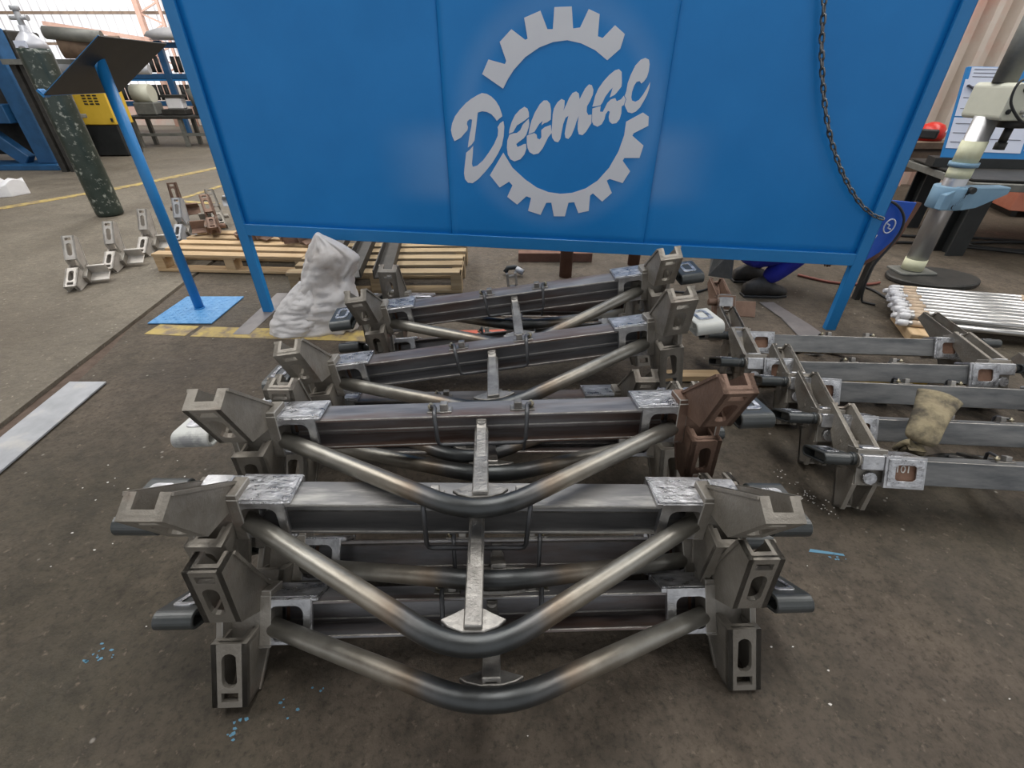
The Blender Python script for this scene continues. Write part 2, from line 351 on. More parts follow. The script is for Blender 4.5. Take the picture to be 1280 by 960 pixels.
def floor_line(name, pts, wd, z=0.0045):
    b = MB()
    for (a, c) in zip(pts[:-1], pts[1:]):
        a, c = Vector((*a, 0)), Vector((*c, 0)); d = (c - a).normalized(); n = Vector((-d.y, d.x, 0)) * wd / 2
        b.prism([(p.x, p.y) for p in (a - n, c - n, c + n, a + n)], [], lambda u, v, w_: Vector((u, v, w_)), z - 0.004, z)
    return struct(b.build(name, M['line']))
floor_line('trim_2', [(-6.4, 3.55), (-5.5, 5.34), (-5.02, 6.38), (-4.7, 7.6), (-4.1, 9.6), (-3.2, 12.5)], 0.14, 0.0085)
floor_line('trim_3', [(-3.30, 5.42), (-3.89, 5.60), (-3.82, 6.35), (-3.6, 8.2)], 0.075, 0.0085)
floor_line('trim_4', [(-1.78, 2.33), (-0.72, 2.27)], 0.12, 0.002)
floor_line('trim_4', [(-2.05, 2.36), (-1.81, 2.335)], 0.12, 0.002)

# back wall: translucent daylight sheeting, with its steel rails and a lattice truss in front
struct(MB().box(-18, -5.5, 15.6, 15.64, 1.0, 6.5).build('wall_back', M['sheet']))
struct(MB().box(-18, -5.5, 15.5, 15.66, 0, 1.0).build('wall_back_low', M['wallr']))
b = MB()
for z in (1.9, 2.55, 3.2): b.box(-18, -5.5, 15.35, 15.45, z, z + 0.06)
struct(b.build('trim_5', M['brown']))
b = MB(); b.bar((-12.2, 15.2, 2.35), (-9.6, 15.2, 2.0), 0.09, 0.09); b.bar((-9.6, 15.2, 2.0), (-7.6, 15.2, 2.45), 0.09, 0.09)
b.bar((-9.55, 15.1, 0), (-9.55, 15.1, 6), 0.12, 0.12); b.bar((-9.0, 15.1, 0), (-9.0, 15.1, 6), 0.06, 0.06); b.bar((-8.8, 15.1, 0), (-8.8, 15.1, 6), 0.1, 0.1)
for k in range(9): b.bar((-9.55, 15.1, 1.2 + 0.45 * k), (-9.0, 15.1, 1.42 + 0.45 * k), 0.035, 0.035); b.bar((-9.0, 15.1, 1.42 + 0.45 * k), (-9.55, 15.1, 1.65 + 0.45 * k), 0.035, 0.035)
struct(b.build('trim_6', M['dull_red']))
# right-hand wall behind the bench: vertical corrugated sheets
prof = []; x = 2.6
while x < 13.0:
    prof += [(x, 0.0), (x + 0.15, 0.0), (x + 0.18, -0.13), (x + 0.25, -0.13)]; x += 0.28
fr = [(a, 6.6 + c) for a, c in prof]; b = MB(); n = len(fr)
b.add([(a, c, 0.0) for a, c in fr] + [(a, c, 6.5) for a, c in fr], [(i, i + 1, n + i + 1, n + i) for i in range(n - 1)])
struct(b.build('wall_right', M['wallr']))
struct(MB().box(-5.5, 2.6, 15.6, 15.66, 0, 6.5).build('wall_back_solid', M['wallr']))
struct(MB().box(2.5, 2.62, 6.5, 16, 0, 6.5).build('wall_right_return', M['wallr']))
struct(MB().box(-17.2, -17.0, -3, 16, 0, 6.5).build('wall_left', M['wallr']))
# ceiling with openings of translucent roof sheet
for a, c in ((-17, -5.4), (-3.8, -0.2), (1.4, 4.8), (6.4, 13)):
    struct(MB().box(a, c, -3.5, 16, 6.4, 6.5).build('ceiling', M['ceil']))
for a, c in ((-5.4, -3.8), (-0.2, 1.4), (4.8, 6.4)):
    struct(MB().box(a, c, 0.2, 16, 6.42, 6.46).build('ceiling_skylight', M['skylight'])); struct(MB().box(a, c, -3.5, 0.2, 6.4, 6.5).build('ceiling', M['ceil']))

# ------------------------------------------------------------------ brake beams
# local frame: X along the beam, -Y towards the bend of the tension tube, Z across the channel; L(x, l, h) uses l = -y
def L3(x, l, h): return Vector((x, -l, h))
def lug_mesh(s, up):
    """shoe lug of a brake head: slotted face plate, notched end blocks, two gussets"""
    if up: a, t, ca, cb, gb = (0.083, 0.059), (0.179, 0.199), 0.572, 0.559, [(-0.045, 0.092), (-0.05, 0.05), (0.0, 0.045)]
    else: a, t, ca, cb, gb = (0.059, 0.001), (0.031, -0.153), 0.5735, 0.585, [(-0.055, -0.04), (-0.055, 0.0), (0.0, 0.012)]
    dl, dh = t[0] - a[0], t[1] - a[1]; ln = math.hypot(dl, dh)
    nl, nh = -abs(dh) / ln, (dl / ln if up else -dl / ln * (1 if dh > 0 else -1))
    if dl * nl + dh * nh > 1e-6: nh = -nh
    def fn(u, v, w_):
        return L3(s * (ca + (cb - ca) * v + u * 0.077), a[0] + dl * v + nl * w_, a[1] + dh * v + nh * w_)
    b = MB()
    asp = .077 / ln
    slot = [(.215 * math.cos(R(q)), (.59 if q <= 180 else .26) + (-.215 if False else .215) * asp * math.sin(R(q))) for q in list(range(0, 181, 30)) + list(range(180, 361, 30))]
    b.prism(rect(-.5, .5, 0, 1), [slot, rect(-.24, .24, .8 if up else .77, .915)], fn, 0.0, 0.011)
    # end blocks, notched from behind
    U = [(-.5, 0.006), (.5, 0.006), (.5, .05), (.25, .05), (.25, .02), (-.25, .02), (-.25, .05), (-.5, .05)]
    b.prism(U, [], lambda u, w_, v: fn(u, v, w_), .95, 1.0)
    b.prism(U, [], lambda u, w_, v: fn(u, v, w_), 0.0, .07)
    tip = (t[0] + nl * .05, t[1] + nh * .05)
    for u in (-1, 1):
        pg = [a, t, tip] + gb
        xo = (-.5 if u < 0 else .5 - 0.15)
        def gf(l, h, w_, xo=xo):
            v = max(0, min(1, ((l - a[0]) * dl + (h - a[1]) * dh) / ln ** 2))
            return L3(s * (ca + (cb - ca) * v + (xo + w_) * .077), l, h)
        A = [(p[0], p[1]) for p in pg]
        b.prism(A, [], gf, 0.0, 0.15)
        # raised rib along the back edge of the gusset
        p, q = Vector(tip), Vector(gb[0]); d = (q - p).normalized(); nn = Vector((-d.y, d.x)) * .007
        rib = [tuple(p), tuple(q), tuple(q + nn), tuple(p + nn)]
        e0 = -.05 if u < 0 else -.0
        b.prism(rib, [], gf, e0, e0 + 0.2)
    return b
def stadium(l0, l1, hc, r, n=12):
    o = [(l1 - r + r * math.cos(R(-90 + 180 * k / n)), hc + r * math.sin(R(-90 + 180 * k / n))) for k in range(n + 1)]
    o += [(l0 + r + r * math.cos(R(90 + 180 * k / n)), hc + r * math.sin(R(90 + 180 * k / n))) for k in range(n + 1)]
    return o
BM = {}
def beam_meshes():
    # channel, open towards the tube
    sec = [(-.003, .062), (-.08, .062), (-.08, -.026), (-.003, -.026), (-.003, -.018), (-.066, -.018), (-.073, -.011), (-.073, .047), (-.066, .054), (-.003, .054)]
    BM['channel'] = MB().prism(sec, [], lambda l, h, x_: L3(x_, l, h), -.50, .50).mesh('channel', [M['channel'], M['strut']], 0.002)
    pts = [(-.53, -.027, 0), (-.42, .0417, 0), (-.25, .148, 0), (-.1, .2425, 0)]
    c0, c1, c2 = Vector((-.1, .2425, 0)), Vector((0, .305, 0)), Vector((.1, .2425, 0))
    for k in range(1, 10):
        q = k / 10; p = c0 * (1 - q) ** 2 + c1 * 2 * q * (1 - q) + c2 * q * q; pts.append(tuple(p))
    pts += [(.1, .2425, 0), (.25, .148, 0), (.42, .0417, 0), (.53, -.027, 0)]
    BM['tube'] = MB().tube([L3(*p) for p in pts], 0.021, 16).mesh('tension_tube', M['tube'])
    b = MB()
    b.prism([(-.073, -.012), (.0, -.012), (.2, -.026), (.258, -.026), (.258, .024), (.2, .024), (.02, .04), (-.005, .052), (-.073, .052)], [], lambda l, h, w_: L3(w_, l, h), -.013, .013)
    b.box(-.017, .017, -.258, .0, .018, .03); b.cyl(L3(0, .0, .05), L3(0, .0, .028), .014, 10)
    BM['strut'] = b.mesh('strut', M['strut'], 0.002)
    sad = [(-.06, .238), (-.04, .228), (-.018, .216), (.018, .216), (.04, .228), (.06, .238), (.045, .252), (.02, .262), (-.02, .262), (-.045, .252)]
    for k, h in (('saddle', .011), ('saddle2', -.032)): BM[k] = MB().prism(sad, [], lambda u, v, w_, h=h: L3(u, v, h + w_), 0, .009).mesh('saddle_plate', M['strut'], 0.0015)
    for s in (-1, 1):
        b = MB(); f = lambda u, v, w_: L3(s * u, w_, v)
        b.prism(rect(.418, .525, -.036, .072), [rrect(.440, .515, -.024, .052, .018)], f, -.012, .002)
        b.box(*sorted((s * .405, s * .535)), -.0, .088, .062, .072); b.box(*sorted((s * .405, s * .535)), -.0, .088, -.036, -.026)
        b.prism(rect(.403, .537, -.038, .074), [rrect(.43, .51, -.016, .052, .012)], f, -.092, -.081)
        BM['sleeve', s] = b.mesh('end_sleeve', [M['sleeve'], M['ground']], 0.003)
        b = MB(); b.box(*sorted((s * .408, s * .53)), .004, .082, .0715, .0745)
        b.prism(rect(.412, .528, -.03, .066), [rrect(.436, .504, -.01, .046, .012)], f, -.0955, -.0915)
        BM['pad', s] = b.mesh('ground_pad', M['ground'], 0.001)
        BM['patch', s] = MB().box(*sorted((s * .43, s * .51)), .0795, .083, -.016, .052).mesh('rust_patch', M['rust'])
        # head body: central block, back wall
        b = MB()
        b.box(*sorted((s * .512, s * .612)), .0, .062, -.042, .09); b.box(*sorted((s * .510, s * .536)), -.004, .0, -.034, .08)
        b.box(*sorted((s * .598, s * .612)), -.04, .0, -.01, .06)
        b.cyl(L3(s * .6, -.062, .048), L3(s * .615, -.06, .048), .026, 14)
        BM['head', s] = b.mesh('brake_head', [M['cast'], M['worn']], 0.004)
        b = MB(); b.box(*sorted((s * .537, s * .612)), .058, .088, .02, .074); b.box(*sorted((s * .54, s * .6)), .01, .062, .0895, .096)
        BM['hpad', s] = b.mesh('ground_pad', M['sleeve'], 0.004)
        BM['boss', s] = MB().cyl(L3(s * .572, -.06, -.012), L3(s * .572, -.078, -.012), .024, 14).mesh('weld_boss', M['ground'], 0.002)
        for up in (1, 0): BM['lug', s, up] = lug_mesh(s, up).mesh('shoe_lug', [M['cast'], M['worn']], 0.0014)
        # guide: flattened tube on a round neck
        b = MB(); o = stadium(-.088, .066, .051, .0215); i = stadium(-.08, .058, .051, .0135)
        b.prism(o, [i], lambda l, h, x_: L3(s * x_, l, h), .649, .735)
        b.cyl(L3(s * .608, -.045, .05), L3(s * .66, -.045, .05), .02, 14); b.cyl(L3(s * .608, -.045, .05), L3(s * .629, -.045, .05), .0235, 14)
        b.box(*sorted((s * .66, s * .725)), .0, .07, .037, .063)
        BM['guide', s] = b.mesh('end_guide', M['guide'], 0.002)
        b = MB()
        b.prism(rrect(.668, .717, -.055, .03, .012), [rrect(.679, .706, -.04, .015, .008)], lambda u, v, w_: L3(s * u, v, w_), .0725, .0755)
        BM['weld', s] = b.mesh('ground_weld', M['ground'], 0.0008)
        b = MB(); x = s * .108
        b.box(x - .032, x + .032, .02, .05, .062, .066); b.box(x - s * .012 - .01, x - s * .012 + .01, .022, .044, .066, .086)
        BM['clip', s] = b.mesh('handle_clip', M['strut'], 0.0015)
        b = MB(); x = s * .13; b.cyl((x, .036, .066), (x, .036, .084), .004, 8); b.cyl((x, .036, .070), (x, .036, .079), .0085, 6)
        BM['bolt', s] = b.mesh('clip_bolt', M['brass'])
    pts = [(-.13, .0, 0)]; pts += [(-.122, 0, 0), (-.118, -.004, 0), (-.116, -.012, 0), (-.113, -.085, 0), (-.109, -.097, 0), (-.098, -.102, 0)]
    pts = pts + [(-p[0], p[1], p[2]) for p in reversed(pts)]
    BM['handle'] = MB().tube(pts, .0055, 8).mesh('lift_handle', M['handle'])
    for k, dp in (('hang', .088), ('hang_long', .125)):
        pts = [(-.13, 0, 0), (-.121, -.002, 0), (-.118, -.012, 0), (-.117, -.038, -.001), (-.116, -.046, -.008), (-.113, -.048, -dp + .012), (-.109, -.048, -dp + .003), (-.1, -.048, -dp)]
        BM[k] = MB().tube(pts + [(-p[0], p[1], p[2]) for p in reversed(pts)], .0055, 8).mesh('lift_handle', M['handle'])
beam_meshes()
def make_beam():
    t = thing('brake_rigging', 'x', 'brake beam')
    obj('channel', BM['channel'], t); obj('tension_tube', BM['tube'], t, label='round bent tube, blued dark at the bend')
    st = obj('strut', BM['strut'], t); obj('saddle_plate', BM['saddle'], st); obj('saddle_plate', BM['saddle2'], st)
    for s in (-1, 1):
        sl = obj('end_sleeve', BM['sleeve', s], t); obj('ground_pad', BM['pad', s], sl, label='bright ground steel'); obj('rust_patch', BM['patch', s], sl, label='rust brown window in the sleeve')
        hd = obj('brake_head', BM['head', s], t)
        obj('shoe_lug', BM['lug', s, 1], hd); obj('shoe_lug', BM['lug', s, 0], hd); obj('ground_pad', BM['hpad', s], hd); obj('weld_boss', BM['boss', s], hd, label='bright ground weld boss')
        g = obj('end_guide', BM['guide', s], t, label='dark grey painted guide'); obj('ground_weld', BM['weld', s], g, label='bright ground weld square')
        cl = obj('handle_clip', BM['clip', s], t); obj('clip_bolt', BM['bolt', s], cl)
    h = obj('lift_handle', BM['handle'], t); h.location = (0, .03, .078)
    return t
GR = 'brake beams'
proto = make_beam(); used = False
def place_beam(label, loc, pyr, handle=-65, sc=1.0, cast=None, chan=None, group=GR, guide=None):
    global used
    t = copy_tree(proto) if used else proto; used = True
    tag(t, label, 'brake beam', group)
    p, y, r = pyr
    t.location = loc; t.rotation_mode = 'XYZ'; t.rotation_euler = (-p, r, y); t.scale = (sc, sc, sc)
    for ch in t.children:
        if ch.name.startswith('lift_handle'):
            if isinstance(handle, str): ch.data = BM[handle]
            else: ch.rotation_euler = (R(-handle), 0, 0)
        if cast and ch.name.startswith('brake_head'):
            for o in [ch] + [c for c in ch.children if c.name.startswith('shoe_lug')]:
                o.material_slots[0].link = 'OBJECT'; o.material_slots[0].material = M[cast]
        if chan and ch.name.startswith('channel'): ch.material_slots[0].link = 'OBJECT'; ch.material_slots[0].material = M[chan]
        if guide and ch.name.startswith('end_guide'): ch.material_slots[0].link = 'OBJECT'; ch.material_slots[0].material = M[guide]
    return t
place_beam('lowest brake beam of the front pile, heads standing on the bare floor nearest the camera', (-0.0466, 0.5885, 0.128), (0.617, 0.0358, 0.014), 'hang')
place_beam('topmost brake beam of the front pile, its head lugs leaning forward, whitish top flange', (-0.0798, 0.6928, 0.3453), (0.0765, 0.0349, 0.0473), 'hang_long', 1.0, None, 'channel_pale')
place_beam('brake beam wedged in the front pile, behind the lowest and below the topmost one', (-0.0403, 0.7608, 0.112), (0.843, 0.0368, 0.025), -20)
place_beam('upper brake beam of the second pile, rusty right head, wire handle hanging in front', (-0.0782, 0.9242, 0.418), (0.1346, 0.0486, -0.0026), 'hang')
place_beam('brake beam under the upper one of the second pile, its dark bend visible below', (-0.0732, 1.0988, 0.2314), (0.4621, 0.0601, 0.0488), -20)
place_beam('brake beam between second and third pile, only left lug and sleeve end in view', (-0.14, 1.325, 0.178), (0.1787, 0.0532, 0.0175), -20)
place_beam('top brake beam of the third pile, slanting up to the right, white right guide', (-0.0608, 1.308, 0.4028), (0.1064, 0.0597, -0.1178), -2)
place_beam('brake beam below the farthest top one, its tube running behind the third pile', (-0.01, 1.81, 0.205), (0.54, 0.07, -0.07), 10)
place_beam('topmost brake beam of the farthest pile, right lug just below the blue board', (0.0146, 1.7294, 0.4151), (-0.0438, 0.0496, -0.1216), 'hang')
place_beam('rearmost brake beam of the farthest pile, one upright left lug showing beside the pallet', (0.0292, 2.002, 0.2719), (0.2458, -0.0108, 0.0045), -20)
G2 = 'brake beams laid out in rows at the right'
r1 = place_beam('nearest brake beam of the right-hand row, 101 chalked in its sleeve window', (1.6295, 1.0555, 0.1332), (-0.4816, 3.0581, 0.0011), 14, .886, None, 'channel_dark', G2)
place_beam('second brake beam of the right-hand row, behind the leather glove', (1.6197, 1.2674, 0.1329), (-0.4915, 3.07, -0.0008), 8, .886, None, 'channel_dark', G2)
place_beam('middle brake beam of the right-hand row, third from the camera', (1.6341, 1.4999, 0.1298), (-0.5168, 3.0579, 0.0014), 14, .886, None, 'channel_dark', G2)
place_beam('fourth brake beam of the right-hand row, its bright right sleeve window showing', (1.5232, 1.6686, 0.1301), (-0.5084, 3.1044, -0.0049), -5, .886, None, 'channel_dark', G2)
place_beam('farthest brake beam of the right-hand row, next to the galvanised rods', (1.5595, 1.9027, 0.1273), (-0.5363, 3.0911, -0.0093), -5, .886, None, 'channel_dark', G2)
# rust on the right head of the beam on top of the second pile, white primer on some guides
def recolour(o, m): o.material_slots[0].link = 'OBJECT'; o.material_slots[0].material = M[m]
beams = [o for o in bpy.data.objects if o.name.startswith('brake_rigging')]
def part(beam, name, s):
    for ch in beam.children:
        if ch.name.startswith(name) and (sum(v.co.x for v in ch.data.vertices) > 0) == (s > 0): return ch
def by_label(k): return [o for o in beams if k in o['label']][0]
bd = by_label('rusty right head'); hd = part(bd, 'brake_head', 1); recolour(hd, 'cast_rust')
for c in hd.children:
    if c.name.startswith('shoe_lug'): recolour(c, 'cast_rust')
hd['label'] = 'rusty brown brake head'
for k, s in (('white right guide', 1), ('rusty right head', -1), ('only left lug and sleeve', -1)):
    g = part(by_label(k), 'end_guide', s); recolour(g, 'white_primer'); g['label'] = 'white primed guide'

b = MB()
for x in (-.017, .017): b.box(x - .005, x + .005, .082, .1, -.02, .115)
b.box(-.012, .012, .085, .097, .05, .06); b.box(-.012, .012, .085, .097, .095, .105)
b.build('rear_clevis', M['strut'], by_label('topmost brake beam of the farthest pile'), .001)
# chalk number in the sleeve window of the nearest right-hand beam (its left end is local +X, seen from behind)
def digits(b, txt, x0, h0, wd, ht, y):
    for ch in txt:
        if ch == '1': b.box(x0 - wd * .5 - .002, x0 - wd * .5 + .002, y, y + .001, h0, h0 + ht)
        else:
            b.tube([(x0 - wd * .5 + wd * .36 * math.cos(a * math.pi / 6), y + .0005, h0 + ht / 2 + ht / 2 * math.sin(a * math.pi / 6)) for a in range(12)], .002, 5, closed=True)
        x0 -= wd
b = MB(); digits(b, '101', .500, .018, .018, .024, .0835)
slv = part(r1, 'end_sleeve', 1); b.build('chalk_number', M['chalk'], slv, label='white chalk number 101')

# ------------------------------------------------------------------ blue sheet-metal screen with the painted emblem
scr = thing('welding_screen', 'large blue sheet metal screen on legs with white gear emblem', 'screen', (-1.518, 2.5906, 0), R(-4.09))
def dent(x, z):
    # shallow knocks in the sheet
    return sum(a * math.exp(-((x - cx) ** 2 + (z - cz) ** 2) / r ** 2) for cx, cz, r, a in ((.93, 1.36, .10, .006), (1.12, 1.34, .04, .005), (.85, 1.2, .14, .004), (.4, 1.25, .08, .004), (2.5, 1.15, .12, .004), (2.9, 1.0, .1, .004), (2.6, .75, .1, .003)))
def spray(o):
    # white paint mist left round the stencil: masked off square at the neighbouring sheets, a soft ring on the middle one
    nt = o.node_tree; b = nt.nodes['Principled BSDF']; src = b.inputs['Base Color'].links[0].from_socket
    tc = N(nt, 'ShaderNodeTexCoord'); sp = N(nt, 'ShaderNodeSeparateXYZ'); nt.links.new(tc.outputs['Object'], sp.inputs[0])
    def mr(s, a, c, lo=0.0, hi=1.0):
        r = N(nt, 'ShaderNodeMapRange'); r.interpolation_type = 'SMOOTHSTEP'
        for k, v in (('From Min', a), ('From Max', c), ('To Min', lo), ('To Max', hi)): r.inputs[k].default_value = v
        nt.links.new(s, r.inputs['Value']); return r.outputs['Result']
    def mth(op, a, c):
        m = N(nt, 'ShaderNodeMath', operation=op)
        for i, v in enumerate((a, c)):
            if isinstance(v, float): m.inputs[i].default_value = v
            else: nt.links.new(v, m.inputs[i])
        return m.outputs[0]
    X, Z = sp.outputs[0], sp.outputs[2]
    bandz = mth('MULTIPLY', mr(Z, .62, .74), mr(Z, 1.06, .9))
    lf = mth('MULTIPLY', mth('MULTIPLY', mr(X, .8, 1.2), mth('LESS_THAN', X, 1.2)), bandz)
    rt = mth('MULTIPLY', mth('MULTIPLY', mr(X, 2.55, 2.22), mth('GREATER_THAN', X, 2.215)), bandz)
    vm = N(nt, 'ShaderNodeVectorMath', operation='DISTANCE'); nt.links.new(tc.outputs['Object'], vm.inputs[0]); vm.inputs[1].default_value = (1.74, 0, 1.03)
    ring = mth('MULTIPLY', mth('MULTIPLY', mr(vm.outputs['Value'], .36, .43), mr(vm.outputs['Value'], .53, .43)), .13)
    ring = mth('MULTIPLY', ring, mth('MULTIPLY', mth('LESS_THAN', X, 2.215), mth('GREATER_THAN', X, 1.2)))
    f = mth('ADD', mth('MULTIPLY', mth('ADD', lf, rt), .22), ring)
    mx = N(nt, 'ShaderNodeMix', data_type='RGBA'); nt.links.new(f, mx.inputs['Factor']); nt.links.new(src, mx.inputs[6]); mx.inputs[7].default_value = (.36, .50, .72, 1)
    nt.links.new(mx.outputs[2], b.inputs['Base Color'])
spray(M['blue'])
TOP = 2.1; ZB = lambda s: .465 - .0277 * s
for x, nm in ((0.025, 'post'), (3.335, 'post')):
    b = MB(); b.box(x - .028, x + .028, -.006, .03, 0.0, TOP); b.box(x - .028 if x < 1 else x + .022, x - .022 if x < 1 else x + .028, -.006, .055, 0, TOP)
    b.build(nm, M['blue_frame'], scr, .002)
b = MB(); f = lambda u, v, w_: Vector((u, w_, v))
b.prism([(.05, ZB(0)), (3.31, ZB(3.3)), (3.31, ZB(3.3) + .062), (.05, ZB(0) + .062)], [], f, -.004, .03); b.build('bottom_rail', M['blue_frame'], scr, .002)
MB().box(.05, 3.31, -.004, .03, TOP - .06, TOP).build('top_rail', M['blue_frame'], scr, .002)
for x0, x1, yo in ((.05, 1.21, .0115), (1.20, 2.215, .0085), (2.205, 3.31, .0115)):
    b = MB(); nx, nz = 24, 24; vs = []; fs = []
    for j in range(nz + 1):
        for i in range(nx + 1):
            x = x0 + (x1 - x0) * i / nx; zb = ZB(x) + .03; z = zb + (TOP - .03 - zb) * j / nz
            e = min(i, nx - i, j, nz - j) / 6.0; e = min(1, e)
            d = .0013 * e * (math.sin(x * 7.1 + z * 3.3) + .7 * math.sin(z * 8.7 - x * 2.9 + 1) + .5 * math.sin(x * 15 + z * 11))
            vs.append((x, yo + d + dent(x, z), z))
    for j in range(nz):
        for i in range(nx): a = j * (nx + 1) + i; fs.append((a, a + 1, a + nx + 2, a + nx + 1))
    b.add(vs, fs, True); p = b.build('sheet_panel', M['blue'], scr)
    so = p.modifiers.new('thick', 'SOLIDIFY'); so.thickness = .002
